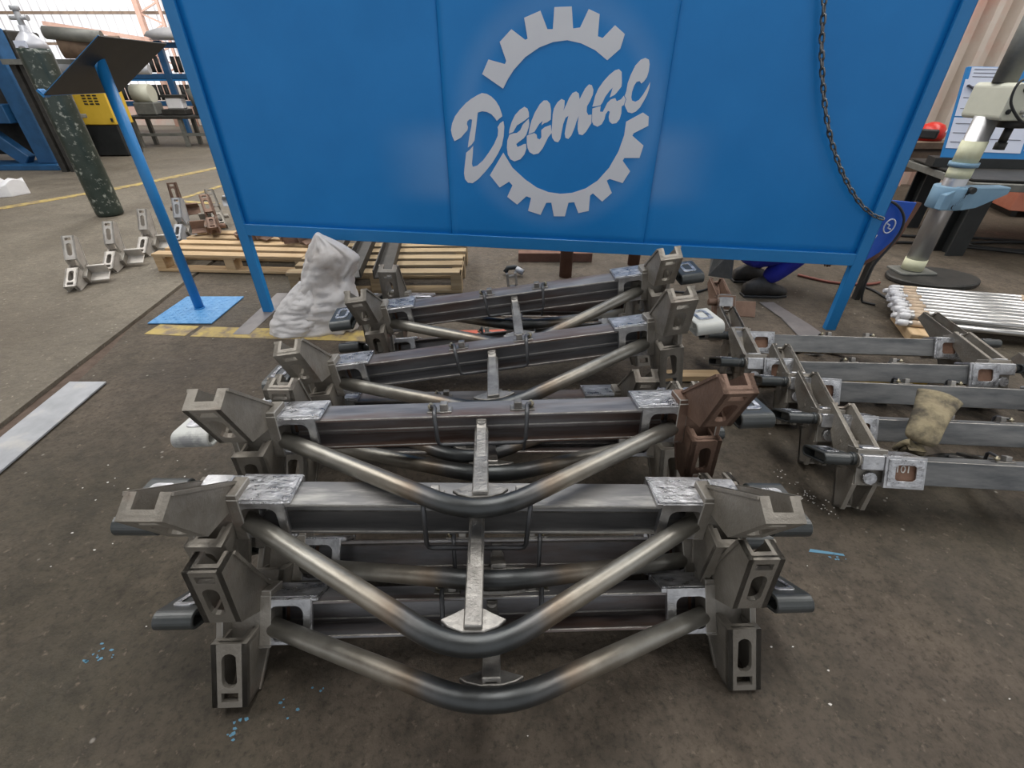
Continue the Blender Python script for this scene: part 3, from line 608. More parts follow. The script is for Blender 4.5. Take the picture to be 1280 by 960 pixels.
LOGO = {
  'letter_d': [[[1.362,1.128],[1.383,1.136],[1.405,1.133],[1.426,1.123],[1.447,1.105],[1.463,1.082],[1.474,1.054],[1.476,1.044],[1.462,1.035],[1.45,1.025],[1.44,1.038],[1.424,1.053],[1.403,1.062],[1.381,1.064],[1.361,1.059],[1.357,1.035],[1.351,1.001],[1.34,0.942],[1.325,0.924],[1.306,0.911],[1.311,0.937],[1.32,0.974],[1.328,1.001],[1.333,1.03],[1.322,1.032],[1.31,1.023],[1.307,1.011],[1.312,0.999],[1.308,0.986],[1.293,0.972],[1.275,0.954],[1.243,0.939],[1.233,0.961],[1.229,0.986],[1.237,1.015],[1.253,1.044],[1.277,1.07],[1.306,1.096],[1.334,1.114]],[[1.333,0.92],[1.329,0.881],[1.323,0.84],[1.326,0.826],[1.349,0.832],[1.379,0.856],[1.409,0.892],[1.435,0.928],[1.453,0.963],[1.456,0.987],[1.453,0.999],[1.465,1.016],[1.481,1.025],[1.485,1.002],[1.482,0.963],[1.473,0.923],[1.454,0.888],[1.425,0.846],[1.389,0.806],[1.352,0.77],[1.322,0.751],[1.298,0.753],[1.284,0.77],[1.281,0.797],[1.288,0.839],[1.297,0.889],[1.315,0.902]]],
  'letter_e': [[[1.507,0.972],[1.51,0.992],[1.52,1.021],[1.536,1.05],[1.558,1.071],[1.579,1.083],[1.593,1.076],[1.6,1.06],[1.601,1.042],[1.583,1.029],[1.561,1.016],[1.545,1.007],[1.534,0.99],[1.528,0.98]],[[1.509,0.968],[1.528,0.974],[1.545,0.976],[1.561,0.988],[1.572,1.01],[1.587,1.024],[1.6,1.035],[1.603,1.015],[1.6,0.998],[1.59,0.969],[1.578,0.954],[1.556,0.939],[1.542,0.929],[1.548,0.916],[1.562,0.921],[1.579,0.929],[1.589,0.93],[1.591,0.909],[1.582,0.884],[1.563,0.863],[1.534,0.853],[1.514,0.862],[1.501,0.883],[1.497,0.913],[1.499,0.943]]],
  'letter_o': [[[1.6,0.971],[1.605,0.998],[1.613,1.027],[1.628,1.06],[1.649,1.092],[1.667,1.108],[1.683,1.108],[1.697,1.095],[1.703,1.069],[1.703,1.032],[1.687,1.021],[1.673,1.017],[1.66,1.008],[1.665,1.027],[1.649,1.013],[1.636,0.993],[1.628,0.981]],[[1.592,0.964],[1.6,0.968],[1.628,0.976],[1.639,0.969],[1.642,0.954],[1.654,0.949],[1.662,0.959],[1.66,0.989],[1.676,1.001],[1.704,1.01],[1.71,0.977],[1.695,0.96],[1.682,0.935],[1.669,0.91],[1.65,0.889],[1.627,0.884],[1.607,0.894],[1.597,0.912],[1.593,0.934]]],
  'letter_m': [[[1.709,0.981],[1.71,1.015],[1.711,1.053],[1.715,1.076],[1.73,1.101],[1.748,1.114],[1.763,1.108],[1.763,1.085],[1.759,1.067],[1.77,1.09],[1.782,1.117],[1.796,1.137],[1.812,1.143],[1.825,1.135],[1.83,1.113],[1.839,1.131],[1.852,1.155],[1.867,1.17],[1.88,1.167],[1.889,1.149],[1.888,1.131],[1.878,1.106],[1.866,1.086],[1.866,1.065],[1.875,1.051],[1.89,1.053],[1.891,1.039],[1.892,1.018],[1.882,1.002],[1.87,0.982],[1.855,0.969],[1.838,0.972],[1.831,0.992],[1.829,1.016],[1.832,1.048],[1.823,1.025],[1.815,0.996],[1.803,0.967],[1.79,0.952],[1.776,0.957],[1.771,0.974],[1.776,1.01],[1.784,1.048],[1.771,1.039],[1.762,1.015],[1.756,0.977],[1.752,0.952],[1.742,0.938],[1.725,0.942],[1.713,0.957]]],
  'letter_a': [[[1.89,1.084],[1.894,1.099],[1.899,1.126],[1.91,1.153],[1.93,1.181],[1.953,1.205],[1.976,1.222],[1.993,1.226],[2.006,1.216],[2.012,1.175],[2.012,1.162],[2.001,1.147],[1.987,1.131],[1.965,1.12],[1.974,1.158],[1.96,1.144],[1.944,1.122],[1.934,1.099],[1.927,1.09],[1.909,1.086]],[[1.891,1.077],[1.928,1.087],[1.927,1.065],[1.94,1.064],[1.957,1.1],[1.971,1.113],[1.99,1.118],[1.998,1.106],[2.016,1.113],[2.027,1.127],[2.037,1.113],[2.032,1.091],[2.023,1.086],[2.025,1.059],[2.02,1.035],[2.007,1.019],[1.988,1.016],[1.974,1.026],[1.969,1.044],[1.972,1.065],[1.963,1.068],[1.954,1.054],[1.951,1.035],[1.94,1.014],[1.922,1.004],[1.903,1.011],[1.894,1.025]]],
  'letter_c': [[[2.031,1.127],[2.036,1.144],[2.038,1.175],[2.047,1.205],[2.062,1.239],[2.082,1.26],[2.101,1.266],[2.117,1.26],[2.123,1.243],[2.123,1.218],[2.119,1.197],[2.109,1.182],[2.098,1.173],[2.089,1.182],[2.076,1.179],[2.068,1.166],[2.062,1.144],[2.061,1.122],[2.066,1.109],[2.082,1.104],[2.097,1.111],[2.112,1.131],[2.124,1.153],[2.136,1.179],[2.136,1.158],[2.13,1.131],[2.12,1.109],[2.106,1.082],[2.09,1.066],[2.073,1.059],[2.054,1.063],[2.044,1.077],[2.035,1.091],[2.04,1.113]]],
  'gear_arc': [[[1.387,1.208],[1.417,1.262],[1.49,1.245],[1.496,1.256],[1.468,1.324],[1.519,1.368],[1.579,1.331],[1.589,1.335],[1.573,1.406],[1.641,1.429],[1.673,1.367],[1.696,1.367],[1.699,1.44],[1.771,1.442],[1.782,1.369],[1.811,1.372],[1.842,1.433],[1.889,1.416],[1.889,1.342],[1.91,1.336],[1.957,1.379],[2.002,1.349],[1.989,1.298],[1.938,1.258],[1.882,1.294],[1.82,1.318],[1.76,1.329],[1.7,1.323],[1.64,1.304],[1.58,1.27],[1.529,1.223],[1.503,1.189],[1.481,1.153]]],
  'gear_arc.001': [[[1.479,0.891],[1.524,0.824],[1.588,0.771],[1.647,0.734],[1.707,0.713],[1.766,0.706],[1.824,0.711],[1.892,0.734],[1.946,0.77],[1.996,0.829],[2.032,0.901],[2.05,0.97],[2.051,1.025],[2.122,1.062],[2.151,1.046],[2.155,1.009],[2.092,0.978],[2.088,0.968],[2.146,0.927],[2.135,0.874],[2.063,0.873],[2.057,0.861],[2.099,0.815],[2.07,0.761],[2.004,0.779],[1.991,0.771],[2.023,0.714],[1.979,0.672],[1.929,0.711],[1.916,0.701],[1.916,0.626],[1.864,0.614],[1.839,0.667],[1.81,0.664],[1.796,0.597],[1.739,0.596],[1.723,0.663],[1.697,0.662],[1.67,0.602],[1.605,0.621],[1.619,0.684],[1.595,0.692],[1.548,0.651],[1.497,0.688],[1.524,0.743],[1.507,0.76],[1.459,0.732],[1.411,0.789]]]}

def paint(polys):
    b = MB()
    for pg in polys:
        pg = [tuple(p) for p in pg]
        b.prism(pg, [], f, .0038, .0056)
    return b
for k, polys in LOGO.items():
    paint(polys).build(k.split('.')[0], M['white'], scr, label='white painted ' + ('gear arc' if k.startswith('gear') else 'script letter ' + k[-1].replace('d', 'D')))

# hanging chain: real links
ch = thing('chain', 'dark steel link chain hanging in a curve across the blue screen', 'chain', (-1.518, 2.5906, 0), R(-4.09))
cp = [(2.56, 2.09), (2.62, 1.90), (2.70, 1.64), (2.767, 1.454), (2.813, 1.299), (2.884, 1.128), (2.968, .973), (3.078, .823), (3.2, .699), (3.293, .637), (3.35, .619)]
def cr(pts, n):
    out = []
    for i in range(len(pts) - 1):
        p0, p1, p2, p3 = [Vector(pts[max(0, min(len(pts) - 1, k))]) for k in (i - 1, i, i + 1, i + 2)]
        for q in range(n):
            t = q / n; out.append(.5 * (2 * p1 + (p2 - p0) * t + (2 * p0 - 5 * p1 + 4 * p2 - p3) * t * t + (3 * p1 - p0 - 3 * p2 + p3) * t ** 3))
    out.append(Vector(pts[-1])); return out
path = cr([(a, 0, c) for a, c in cp], 30)
lm_ = MB().tube([(.0085 * math.cos(a), 0, .0135 * math.sin(a) + (.006 if math.sin(a) > 0.01 else -.006 if math.sin(a) < -.01 else 0)) for a in [2 * math.pi * k / 10 for k in range(10)]], .0045, 4, closed=True).mesh('link', M['chain'])
acc = 0; last = path[0]; k = 0
for p, q in zip(path[:-1], path[1:]):
    acc += (q - p).length
    if acc > .0295:
        acc = 0; o = obj('link', lm_, ch); d = (q - p).normalized(); k += 1
        o.location = (q.x, -.022, q.z); ang = math.atan2(d.x, d.z)
        o.rotation_mode = 'QUATERNION'
        o.rotation_quaternion = Matrix.Rotation(ang, 4, 'Y').to_quaternion() @ Matrix.Rotation(R(45 + 90 * (k % 2)), 4, 'Z').to_quaternion()

# ------------------------------------------------------------------ blue stand with black tray
st = thing('tray_stand', 'blue steel stand with tilted dark tray on tread plate foot', 'stand', (-1.93, 2.62, 0))
b = MB(); b.box(-.185, .185, -.2, .19, .003, .009)
for i in range(12):
    for j in range(12):
        x, y = -.17 + i * .031, -.185 + j * .031
        a = R(45 if (i + j) % 2 else -45); dx, dy = .009 * math.cos(a), .009 * math.sin(a); nx, ny = -.0025 * math.sin(a), .0025 * math.cos(a)
        b.add([(x - dx, y - dy, .009), (x + nx, y + ny, .0105), (x + dx, y + dy, .009), (x - nx, y - ny, .0105)], [(0, 3, 2, 1)])
b.build('tread_plate_foot', M['blue_plate'], st)
b = MB(); b.cyl((0, .01, .009), (0, .01, 1.27), .026, 18); b.cyl((0, .01, .009), (0, .01, .016), .03, 18); b.build('pole', M['blue_frame'], st)
P1 = Vector((-2.095, 2.435, 1.13)) - Vector((-1.93, 2.62, 0)); th, ph = R(96.8), R(33.4)
d1 = Vector((math.cos(th), math.sin(th), 0)); d2 = math.cos(ph) * Vector((math.sin(th), -math.cos(th), 0)) + Vector((0, 0, math.sin(ph)))
nn = d2.cross(d1).normalized()
if nn.z < 0: nn = -nn
TF = Matrix(((d1.x, d2.x, nn.x, P1.x), (d1.y, d2.y, nn.y, P1.y), (d1.z, d2.z, nn.z, P1.z), (0, 0, 0, 1)))
tr = MB().box(0, .582, 0, .389, -.002, .002, TF).build('tray', M['black'], st, label='flat dark tray plate')
b = MB(); b.box(0, .012, 0, .389, .002, .004, TF); b.box(0, .04, -.012, 0, -.004, .028, TF); b.box(0, .582, -.004, 0, -.002, .02, TF); b.build('tray_lip', M['blue_frame'], st)

# ------------------------------------------------------------------ gas cylinder
gc = thing('gas_cylinder', 'tall scuffed dark green gas cylinder with grey shoulder behind blue stand', 'gas cylinder', (-4.16, 4.95, 0))
MB().lathe([(.10, .004), (.118, .02), (.12, .06), (.12, 1.36), (.117, 1.40)], 28).build('body', M['bottle'], gc)
MB().lathe([(.117, 1.40), (.105, 1.44), (.085, 1.47), (.055, 1.5), (.035, 1.52), (.033, 1.56)], 28).build('shoulder', M['bottle_grey'], gc, label='grey painted shoulder')
b = MB(); b.cyl((0, 0, 1.555), (0, 0, 1.66), .022, 12); b.cyl((-.075, 0, 1.61), (.06, 0, 1.61), .016, 10); b.cyl((0, 0, 1.66), (0, 0, 1.69), .035, 12); b.cyl((.06, 0, 1.61), (.075, 0, 1.61), .022, 8); b.build('valve', M['zinc'], gc, .002)
MB().box(-.05, .05, -.112, -.10, 1.40, 1.45).build('paper_tag', M['paper'], gc)

# ------------------------------------------------------------------ loose brake heads
hp = None
def loose_head(label, loc, rot, s=-1, m='cast', face=None):
    t = thing('loose_brake_head', label, 'brake head', loc, 0, 'loose brake heads waiting to be welded')
    t.rotation_mode = 'XYZ'; t.rotation_euler = rot; t.scale = (.93, .93, .93)
    off = Vector((-s * .565, .0, .15)); Rm_ = Euler(rot).to_matrix(); low = 9
    for nm, me in (('head_body', BM['head', s]), ('shoe_lug', BM['lug', s, 1]), ('shoe_lug', BM['lug', s, 0]), ('ground_pad', BM['hpad', s]), ('guide_neck', BM['stub', s]), ('socket_arm', BM['arm', s])):
        o = obj(nm, me, t, off); o.material_slots[0].link = 'OBJECT'
        low = min(low, min((Rm_ @ (v.co + off)).z for v in me.vertices))
        o.material_slots[0].material = M['sleeve'] if nm == 'ground_pad' else M[face] if face and nm in ('shoe_lug', 'socket_arm') else M[m]
    t.location.z = loc[2] - low * .93
    return t
for s in (-1, 1):
    b = MB(); b.cyl(L3(s * .6, -.045, .05), L3(s * .66, -.045, .05), .02, 12)
    BM['stub', s] = b.mesh('guide_neck', M['cast'], .003)
    BM['arm', s] = MB().prism([(-.02, .06), (.06, .06), (.06, -.03), (.05, -.03), (.05, .045), (-.02, .045)], [], lambda l, h, x_, s=s: L3(s * x_, -l, h), .40, .515).mesh('socket_arm', M['cast'], .003)
pale = mat('pale_ground_face', (0.42, 0.39, 0.35), (0.58, 0.55, 0.51), 0.5, 0.4, 14, bump=0.2); M['pale'] = pale
loose_head('loose cast brake head on the floor, nearest of the row left of the blue stand', (-2.90, 2.90, 0.005), (R(-64), 0, R(20)), -1, 'cast', 'pale')
loose_head('second loose cast brake head of the row on the floor, counted from the camera', (-2.90, 3.24, 0.005), (R(-62), 0, R(14)), -1, 'cast', 'pale')
loose_head('third loose cast brake head of the row on the floor, counted from the camera', (-2.90, 3.60, 0.005), (R(-60), 0, R(10)), -1, 'cast', 'pale')
loose_head('loose brake head with whitish lug standing just left of the blue pole', (-2.84, 3.96, 0.005), (R(-56), 0, R(8)), -1, 'cast', 'zinc')
loose_head('reddish brown loose brake head, farthest of the row on the floor', (-3.16, 4.55, 0.005), (R(-40), 0, R(25)), -1, 'cast_rust')
loose_head('loose brake head lying behind the blue pole, its neck pointing right', (-2.72, 4.40, 0.005), (R(-60), 0, R(30)), 1, 'cast')
loose_head('brown loose brake head lying on the left pallet next to the screen leg', (-2.07, 3.52, .139), (R(-75), R(0), R(-35)), -1, 'cast_rust')
loose_head('brown loose brake head on the left pallet, left of two lying side by side', (-2.35, 3.66, .139), (R(-80), R(0), R(25)), 1, 'cast_rust')
loose_head('brown loose brake head on the left pallet, right of the screen leg under the panel', (-1.72, 3.46, .139), (R(-75), R(0), R(-50)), -1, 'cast_rust')
loose_head('grey loose brake head on the floor behind the left pallet', (-2.72, 4.85, .005), (R(-30), R(8), R(40)), 1, 'cast', 'zinc')
loose_head('reddish loose brake head leaning behind the right-hand row of beams', (1.13, 2.22, .0), (R(32), 0, R(175)), 1, 'cast_rust', 'cast_rust')

# ------------------------------------------------------------------ pallets
def pallet(label, loc, rz, wd, dp, n, m, h=.13):
    t = thing('wooden_pallet', label, 'pallet', loc, rz, 'wooden pallets')
    for k in range(n):
        y = (dp - .082) * k / (n - 1)
        o = MB().box(0, wd, 0, .082, 0, .02).build('deck_board', M[m], t, .002); o.location = (random.uniform(-.012, .012), y, h - .02); o.rotation_euler = (0, 0, random.uniform(-.008, .008))
    for x in (0.0, wd / 2 - .035, wd - .07):
        for y in ((0.003, dp / 2 - .05, dp - .1) if m == 'wood' else (0.003, dp / 2 - .05, dp - .1)):
            MB().box(x, x + .07, y, y + .095, .02, h - .02).build('block', M[m], t, .002)
        MB().box(x - .0, x + .09 if x < wd - .1 else x + .07, 0.004, dp - .004, h - .034, h - .02).build('stringer', M[m], t, .001)
    for y in (0.0, dp / 2 - .05, dp - .1):
        MB().box(0, wd, y, y + .095, 0, .02).build('bottom_board', M[m], t, .002)
    return t
pallet('pale wooden pallet carrying brown brake heads, behind the left screen leg', (-2.6, 3.28, 0.006), R(-3.5), 1.12, .62, 5, 'wood')
pallet('weathered wooden pallet under the screen, loaded with dark steel channels', (-1.45, 2.86, 0.002), R(1), 1.12, .64, 5, 'wood_dark', .145)
for k, (x, lb) in enumerate(((-1.33, 'dark steel channel bar on the right pallet, farthest left of three'), (-1.13, 'dark steel channel bar on the right pallet, middle of three'), (-.93, 'dark steel channel bar on the right pallet, next to the bare boards'))):
    b = MB(); b.prism([(0, 0), (.12, 0), (.12, .055), (.112, .055), (.112, .008), (.008, .008), (.008, .055), (0, .055)], [], lambda u, v, w_: Vector((u, w_, v)), -.55, .72)
    o = b.build('channel_bar', M['dark_steel'], None, .001); tag(o, lb, 'steel bar', 'channel bars on the pallet'); o.location = (x, 3.3, .148); o.rotation_euler = (0, 0, R(7))

# ------------------------------------------------------------------ sack
def bag(rows, y0, seed, fy=.5, n=44, m=36, crease=.015):
    """rows: (z, x left, x right); elliptical sections with folds running up and across"""
    rnd = random.Random(seed); ph = [rnd.uniform(0, 6.28) for _ in range(10)]; b = MB(); vs = []; fs = []
    zs = [r[0] for r in rows]
    for j in range(m + 1):
        z = zs[0] + (zs[-1] - zs[0]) * j / m; k = max(i for i in range(len(rows) - 1) if zs[i] <= z + 1e-9); q = (z - zs[k]) / (zs[k + 1] - zs[k])
        xl = rows[k][1] * (1 - q) + rows[k + 1][1] * q; xr = rows[k][2] * (1 - q) + rows[k + 1][2] * q
        hw = (xr - xl) / 2; cx = (xl + xr) / 2; v = j / m
        for i in range(n):
            a = 2 * math.pi * i / n
            pn = Vector((2.6 * math.cos(a), 2.6 * math.sin(a), seed + 5 * v)); d = crease * (2.2 * noise.noise(pn) + 1.5 * (.5 - abs(noise.noise(pn * 2.3))) * 2 + .8 * noise.noise(pn * 4.7)) * min(1, hw * 9)
            c_, s_ = math.cos(a), math.sin(a); c_ = math.copysign(abs(c_) ** .8, c_); s_ = math.copysign(abs(s_) ** .8, s_)
            vs.append((cx + (hw + d * .45) * c_, y0 + (hw * fy * (1 - .5 * v) + .012 + d) * s_, max(.002, z)))
    for j in range(m):
        for i in range(n): fs.append((j * n + i, j * n + (i + 1) % n, (j + 1) * n + (i + 1) % n, (j + 1) * n + i))
    fs += [list(range(n))[::-1], [m * n + i for i in range(n)]]
    b.add(vs, fs, True); return b
SACK_A = [(0.0, -1.323, -0.882), (0.113, -1.254, -0.862), (0.185, -1.182, -0.862), (0.255, -1.142, -0.875), (0.301, -1.126, -0.879), (0.345, -1.111, -0.853), (0.402, -1.088, -0.817), (0.444, -1.065, -0.855), (0.486, -1.038, -0.922), (0.519, -1.018, -0.981), (0.531, -1.007, -0.994)]
SACK_B = [(0.0, -1.37, -1.081), (0.063, -1.345, -1.049), (0.113, -1.309, -1.038), (0.176, -1.26, -1.046), (0.232, -1.201, -1.064), (0.278, -1.149, -1.097)]
sk = thing('sack', 'crumpled white woven sack slumped on the floor beside the left screen leg', 'sack', (0, 2.40, 0))
bag(SACK_A, 0.0, 3).build('bag', M['sack'], sk); bag(SACK_B, -.03, 8, .7, crease=.009).build('slumped_corner', M['sack'], sk)

# ------------------------------------------------------------------ flat bars and scraps on the floor
def plate_on_floor(name, label, cat, pts, m, t=.006, z=.0005):
    b = MB(); b.prism(pts, [], lambda u, v, w_: Vector((u, v, w_)), z, z + t); return tag(b.build(name, M[m], None, .001), label, cat)
plate_on_floor('steel_plate', 'long pale steel plate lying on the floor at the left edge', 'plate', [(-1.9, 1.8), (-2.07, 1.8), (-2.02, 1.35), (-2.0, .95), (-1.83, .95)], 'zinc', .008, .0045)
plate_on_floor('flat_bar', 'grey flat steel bar on the floor under the left screen leg', 'flat bar', [(-1.56, 2.29), (-1.465, 2.29), (-1.44, 2.88), (-1.56, 2.88)], 'flat', .0012, .0026)
plate_on_floor('flat_bar', 'grey notched flat bar on the floor near the right screen leg', 'flat bar', [(1.57, 2.72), (1.66, 2.72), (1.72, 2.4), (1.74, 2.2), (1.58, 2.2), (1.6, 2.5)], 'flat', .008)
plate_on_floor('steel_scrap', 'orange red strip of scrap steel on the floor under the farthest beams', 'scrap', [(-.42, 2.23), (.1, 2.3), (.09, 2.35), (-.30, 2.33)], 'orange', .008)
plate_on_floor('scrap_film', 'white plastic film lying on the floor at the left edge', 'plastic film', [(-6.6, 5.95), (-6.25, 5.65), (-5.95, 5.8), (-5.9, 6.0), (-6.2, 6.3), (-6.7, 6.5)], 'poly', .05, .006)
o = bpy.data.objects['scrap_film']
bmx = bmesh.new(); bmx.from_mesh(o.data); bmesh.ops.triangulate(bmx, faces=bmx.faces); bmesh.ops.subdivide_edges(bmx, edges=bmx.edges, cuts=3, use_grid_fill=True)
for v in bmx.verts:
    if v.co.z > .02: v.co.z += .14 * (.5 + .5 * math.sin(9 * v.co.x + 3 * v.co.y)) * (.6 + .4 * math.sin(13 * v.co.y))
for f_ in bmx.faces: f_.smooth = True
bmx.to_mesh(o.data); bmx.free()
yb = MB().cyl((1.13, 1.785, .02), (1.92, 1.79, .02), .018, 10).build('marked_bar', M['yellow'], None); tag(yb, 'yellow painted bar on the floor between the two farthest right-hand beams', 'bar')
yb2 = MB().bar((.70, 1.83, .025), (.98, 1.84, .02), .06, .03).build('wood_batten', M['wood'], None, .002); tag(yb2, 'short wooden batten on the floor between the beam piles', 'batten')
b = MB(); rr = random.Random(5)
for cx, cy, n, sp in ((-1.03, .58, 14, .03), (-.52, .47, 5, .05), (-.60, .42, 8, .03), (.97, .86, 6, .03), (-.45, .50, 3, .02)):
    for _ in range(n):
        x, y = cx + rr.gauss(0, sp * .6), cy + rr.gauss(0, sp * .4); r_ = rr.uniform(.0015, .005)
        b.prism([(x + r_ * rr.uniform(.6, 1.6) * math.cos(a), y + r_ * rr.uniform(.5, 1.1) * math.sin(a)) for a in (0, 1.2, 2.5, 3.7, 5)], [], lambda u, v, w_: Vector((u, v, w_)), .0003, .0012)
b.prism([(.90, .88), (1.0, .865), (1.0, .872), (.91, .89)], [], lambda u, v, w_: Vector((u, v, w_)), .0003, .0012)
o = tag(b.build('paint_chips', M['fleck_blue'], None), 'scattered blue paint chips on the floor around the front pile', 'paint chips'); o['kind'] = 'stuff'

b = MB(); rr = random.Random(11)
def fleck(x, y, r_): b.prism([(x + r_ * rr.uniform(.6, 1.6) * math.cos(a), y + r_ * rr.uniform(.5, 1.1) * math.sin(a)) for a in (0, 1.2, 2.5, 3.7, 5)], [], lambda u, v, w_: Vector((u, v, w_)), .0003, .0011)
for k in range(46):
    q = rr.random() ** .8; fleck(.96 + .10 * q + rr.gauss(0, .012), 1.24 - .22 * q + rr.gauss(0, .012), rr.uniform(.001, .0028))
for cx, cy, n, sp in ((-1.35, 1.1, 16, .12), (1.3, 1.2, 8, .12), (0.1, .45, 10, .25), (.75, .6, 8, .15), (-.9, .9, 14, .25), (1.2, .7, 8, .25)):
    for _ in range(n): fleck(cx + rr.gauss(0, sp), cy + rr.gauss(0, sp), rr.uniform(.0012, .0035))
o = tag(b.build('chalk_chips', M['chalk'], None), 'scattered whitish chips and a chalky streak on the dark floor', 'chips'); o['kind'] = 'stuff'

# ------------------------------------------------------------------ rusty pipes under the screen
for x, y, lb in ((.385, 3.2, 'rust red steel pipe standing behind the screen, left of the pair'), (.93, 3.45, 'rust red steel pipe standing behind the screen, right of the pair')):
    o = MB().cyl((x, y, 0), (x, y, 1.9), .045, 16).build('steel_pipe', M['rustpipe'], None); tag(o, lb, 'pipe')
o = MB().box(.05, .62, 3.5, 3.58, 0, .07).build('steel_bar', M['rustpipe'], None, .003); tag(o, 'rust brown steel bar lying on the floor behind the screen', 'steel bar')
t = thing('pipe_clamp', 'small black clamp lying on the floor beneath the screen', 'clamp', (.02, 3.22, 0))
MB().tube([(-.07, 0, .02), (-.05, .01, .05), (0, 0, .06), (.04, .01, .04)], .018, 8).build('jaw', M['black'], t); MB().cyl((.01, -.01, .05), (.06, -.03, .03), .022, 10).build('bolt_head', M['zinc'], t)

# ------------------------------------------------------------------ crouching worker behind the screen
def skin_mesh(name, joints, edges, m, parent, sub=2):
    me = bpy.data.meshes.new(name); me.from_pydata([j[:3] for j in joints], edges, []); o = obj(name, me, parent); me.materials.append(m)
    sk_ = o.modifiers.new('skin', 'SKIN'); sk_.use_smooth_shade = True
    if not me.skin_vertices: me.skin_vertices.new()
    for v, j in zip(me.skin_vertices[0].data, joints): v.radius = (j[3], j[4] if len(j) > 4 else j[3])
    me.skin_vertices[0].data[0].use_root = True
    su = o.modifiers.new('sub', 'SUBSURF'); su.levels = sub; su.render_levels = sub
    return o
wk = thing('person', 'worker in blue overalls and dark boots crouching behind the screen', 'person', (1.60, 2.97, 0))
J = [(-.10, 0, .30, .15, .13),                                     # 0 pelvis
     (.0, 0, .50, .14, .12), (.10, 0, .68, .15, .12), (.17, 0, .80, .11, .10), (.21, 0, .88, .055, .055),   # 1-4 spine, neck
     (-.05, -.11, .27, .10), (.24, -.15, .33, .085), (.20, -.15, .30, .075), (.02, -.13, .10, .06),          # 5-8 near leg: hip, knee, knee back, ankle
     (-.05, .11, .27, .10), (.26, .15, .34, .085), (.22, .15, .30, .075), (.06, .13, .10, .06),             # 9-12 far leg
     (.17, -.17, .76, .065), (.28, -.2, .53, .052), (.36, -.08, .30, .042),                                   # 13-15 near arm
     (.17, .17, .76, .065), (.30, .2, .52, .052), (.38, .08, .34, .042)]                                     # 16-18 far arm
E_ = [(0, 1), (1, 2), (2, 3), (3, 4), (0, 5), (5, 6), (6, 7), (7, 8), (0, 9), (9, 10), (10, 11), (11, 12), (3, 13), (13, 14), (14, 15), (3, 16), (16, 17), (17, 18)]
skin_mesh('overalls', J, E_, M['overall'], wk)
for y in (-.13, .13):
    dx = 0 if y < 0 else .04
    b = MB(); sec = []
    for x, zc, hw, hh in ((-.09, .045, .035, .043), (-.04, .06, .042, .058), (.02, .07, .044, .068), (.08, .05, .045, .048), (.14, .038, .047, .036), (.18, .03, .034, .027)):
        sec.append([(x + dx, y + hw * math.cos(a), max(.002, zc + hh * math.sin(a))) for a in [2 * math.pi * k / 14 for k in range(14)]])
    vs = [p for s_ in sec for p in s_]; fs = [(i * 14 + k, i * 14 + (k + 1) % 14, (i + 1) * 14 + (k + 1) % 14, (i + 1) * 14 + k) for i in range(5) for k in range(14)] + [list(range(14)), list(range(70, 84))]
    b.add(vs, fs, True); bo = b.build('boot', M['leather'], wk)
    MB().prism([(-.095 + dx, y - .035), (.12 + dx, y - .05), (.19 + dx, y - .03), (.19 + dx, y + .03), (.12 + dx, y + .05), (-.095 + dx, y + .035)], [], lambda u, v, w_: Vector((u, v, w_)), 0, .016).build('sole', M['rubber'], bo, .003)
# head with face, hair, hands
b = MB(); HT = Matrix.Translation((.27, 0, .99)) @ Matrix.Rotation(R(35), 4, 'Y')
prof = [(.012, -.115), (.04, -.11), (.058, -.085), (.066, -.05), (.074, -.01), (.078, .03), (.074, .065), (.058, .095), (.03, .112), (.005, .116)]
b.lathe(prof, 20, HT @ Matrix.Diagonal((1.18, .95, 1, 1)))
b.add([HT @ Vector(p) for p in ((.085, -.012, .0), (.085, .012, .0), (.087, 0, .03), (.112, 0, -.008), (.084, 0, -.018))], [(0, 3, 2), (3, 1, 2), (0, 4, 3), (4, 1, 3)], True)
for s in (-1, 1): b.lathe([(.002, -.02), (.018, -.012), (.02, .01), (.004, .022)], 8, HT @ Matrix.Translation((0, s * .076, -.005)) @ Matrix.Diagonal((.8, .35, 1, 1)))
hdm = b.build('head', M['skin'], wk)
b = MB()
for s in (-1, 1): b.lathe([(.002, -.009), (.009, 0), (.002, .009)], 8, HT @ Matrix.Translation((.083, s * .03, .012)))
b.build('eyes', M['white'], hdm); b = MB(); b.box(.083, .087, -.022, .022, -.056, -.05, HT); b.build('mouth', M['hose_red'], hdm)
b = MB(); b.lathe([(.079, .02), (.083, .05), (.074, .085), (.04, .118), (.004, .124)], 20, HT @ Matrix.Translation((-.012, 0, .004)) @ Matrix.Diagonal((1.15, 1.0, 1, 1))); b.build('hair', M['hair'], hdm)
def hand(p, d, s):
    d = Vector(d).normalized(); sd = d.cross(Vector((0, 0, 1))).normalized(); up = sd.cross(d); p = Vector(p)
    j = [tuple(p) + (.026, .018), tuple(p + d * .05) + (.034, .016), tuple(p + d * .085) + (.036, .013)]; e = [(0, 1), (1, 2)]
    for k, ln in enumerate((.058, .068, .064, .048)):
        q = p + d * .085 + sd * (-.03 + .02 * k); n = len(j)
        j += [tuple(q) + (.009,), tuple(q + d * ln * .5 - up * .008) + (.008,), tuple(q + d * ln * .85 - up * .032) + (.007,)]; e += [(2, n), (n, n + 1), (n + 1, n + 2)]
    q = p + d * .03 + sd * (-.035 * s); n = len(j); j += [tuple(q) + (.011,), tuple(q + d * .035 - sd * .018 * s) + (.009,), tuple(q + d * .06 - sd * .016 * s - up * .012) + (.008,)]; e += [(1, n), (n, n + 1), (n + 1, n + 2)]
    return j, e
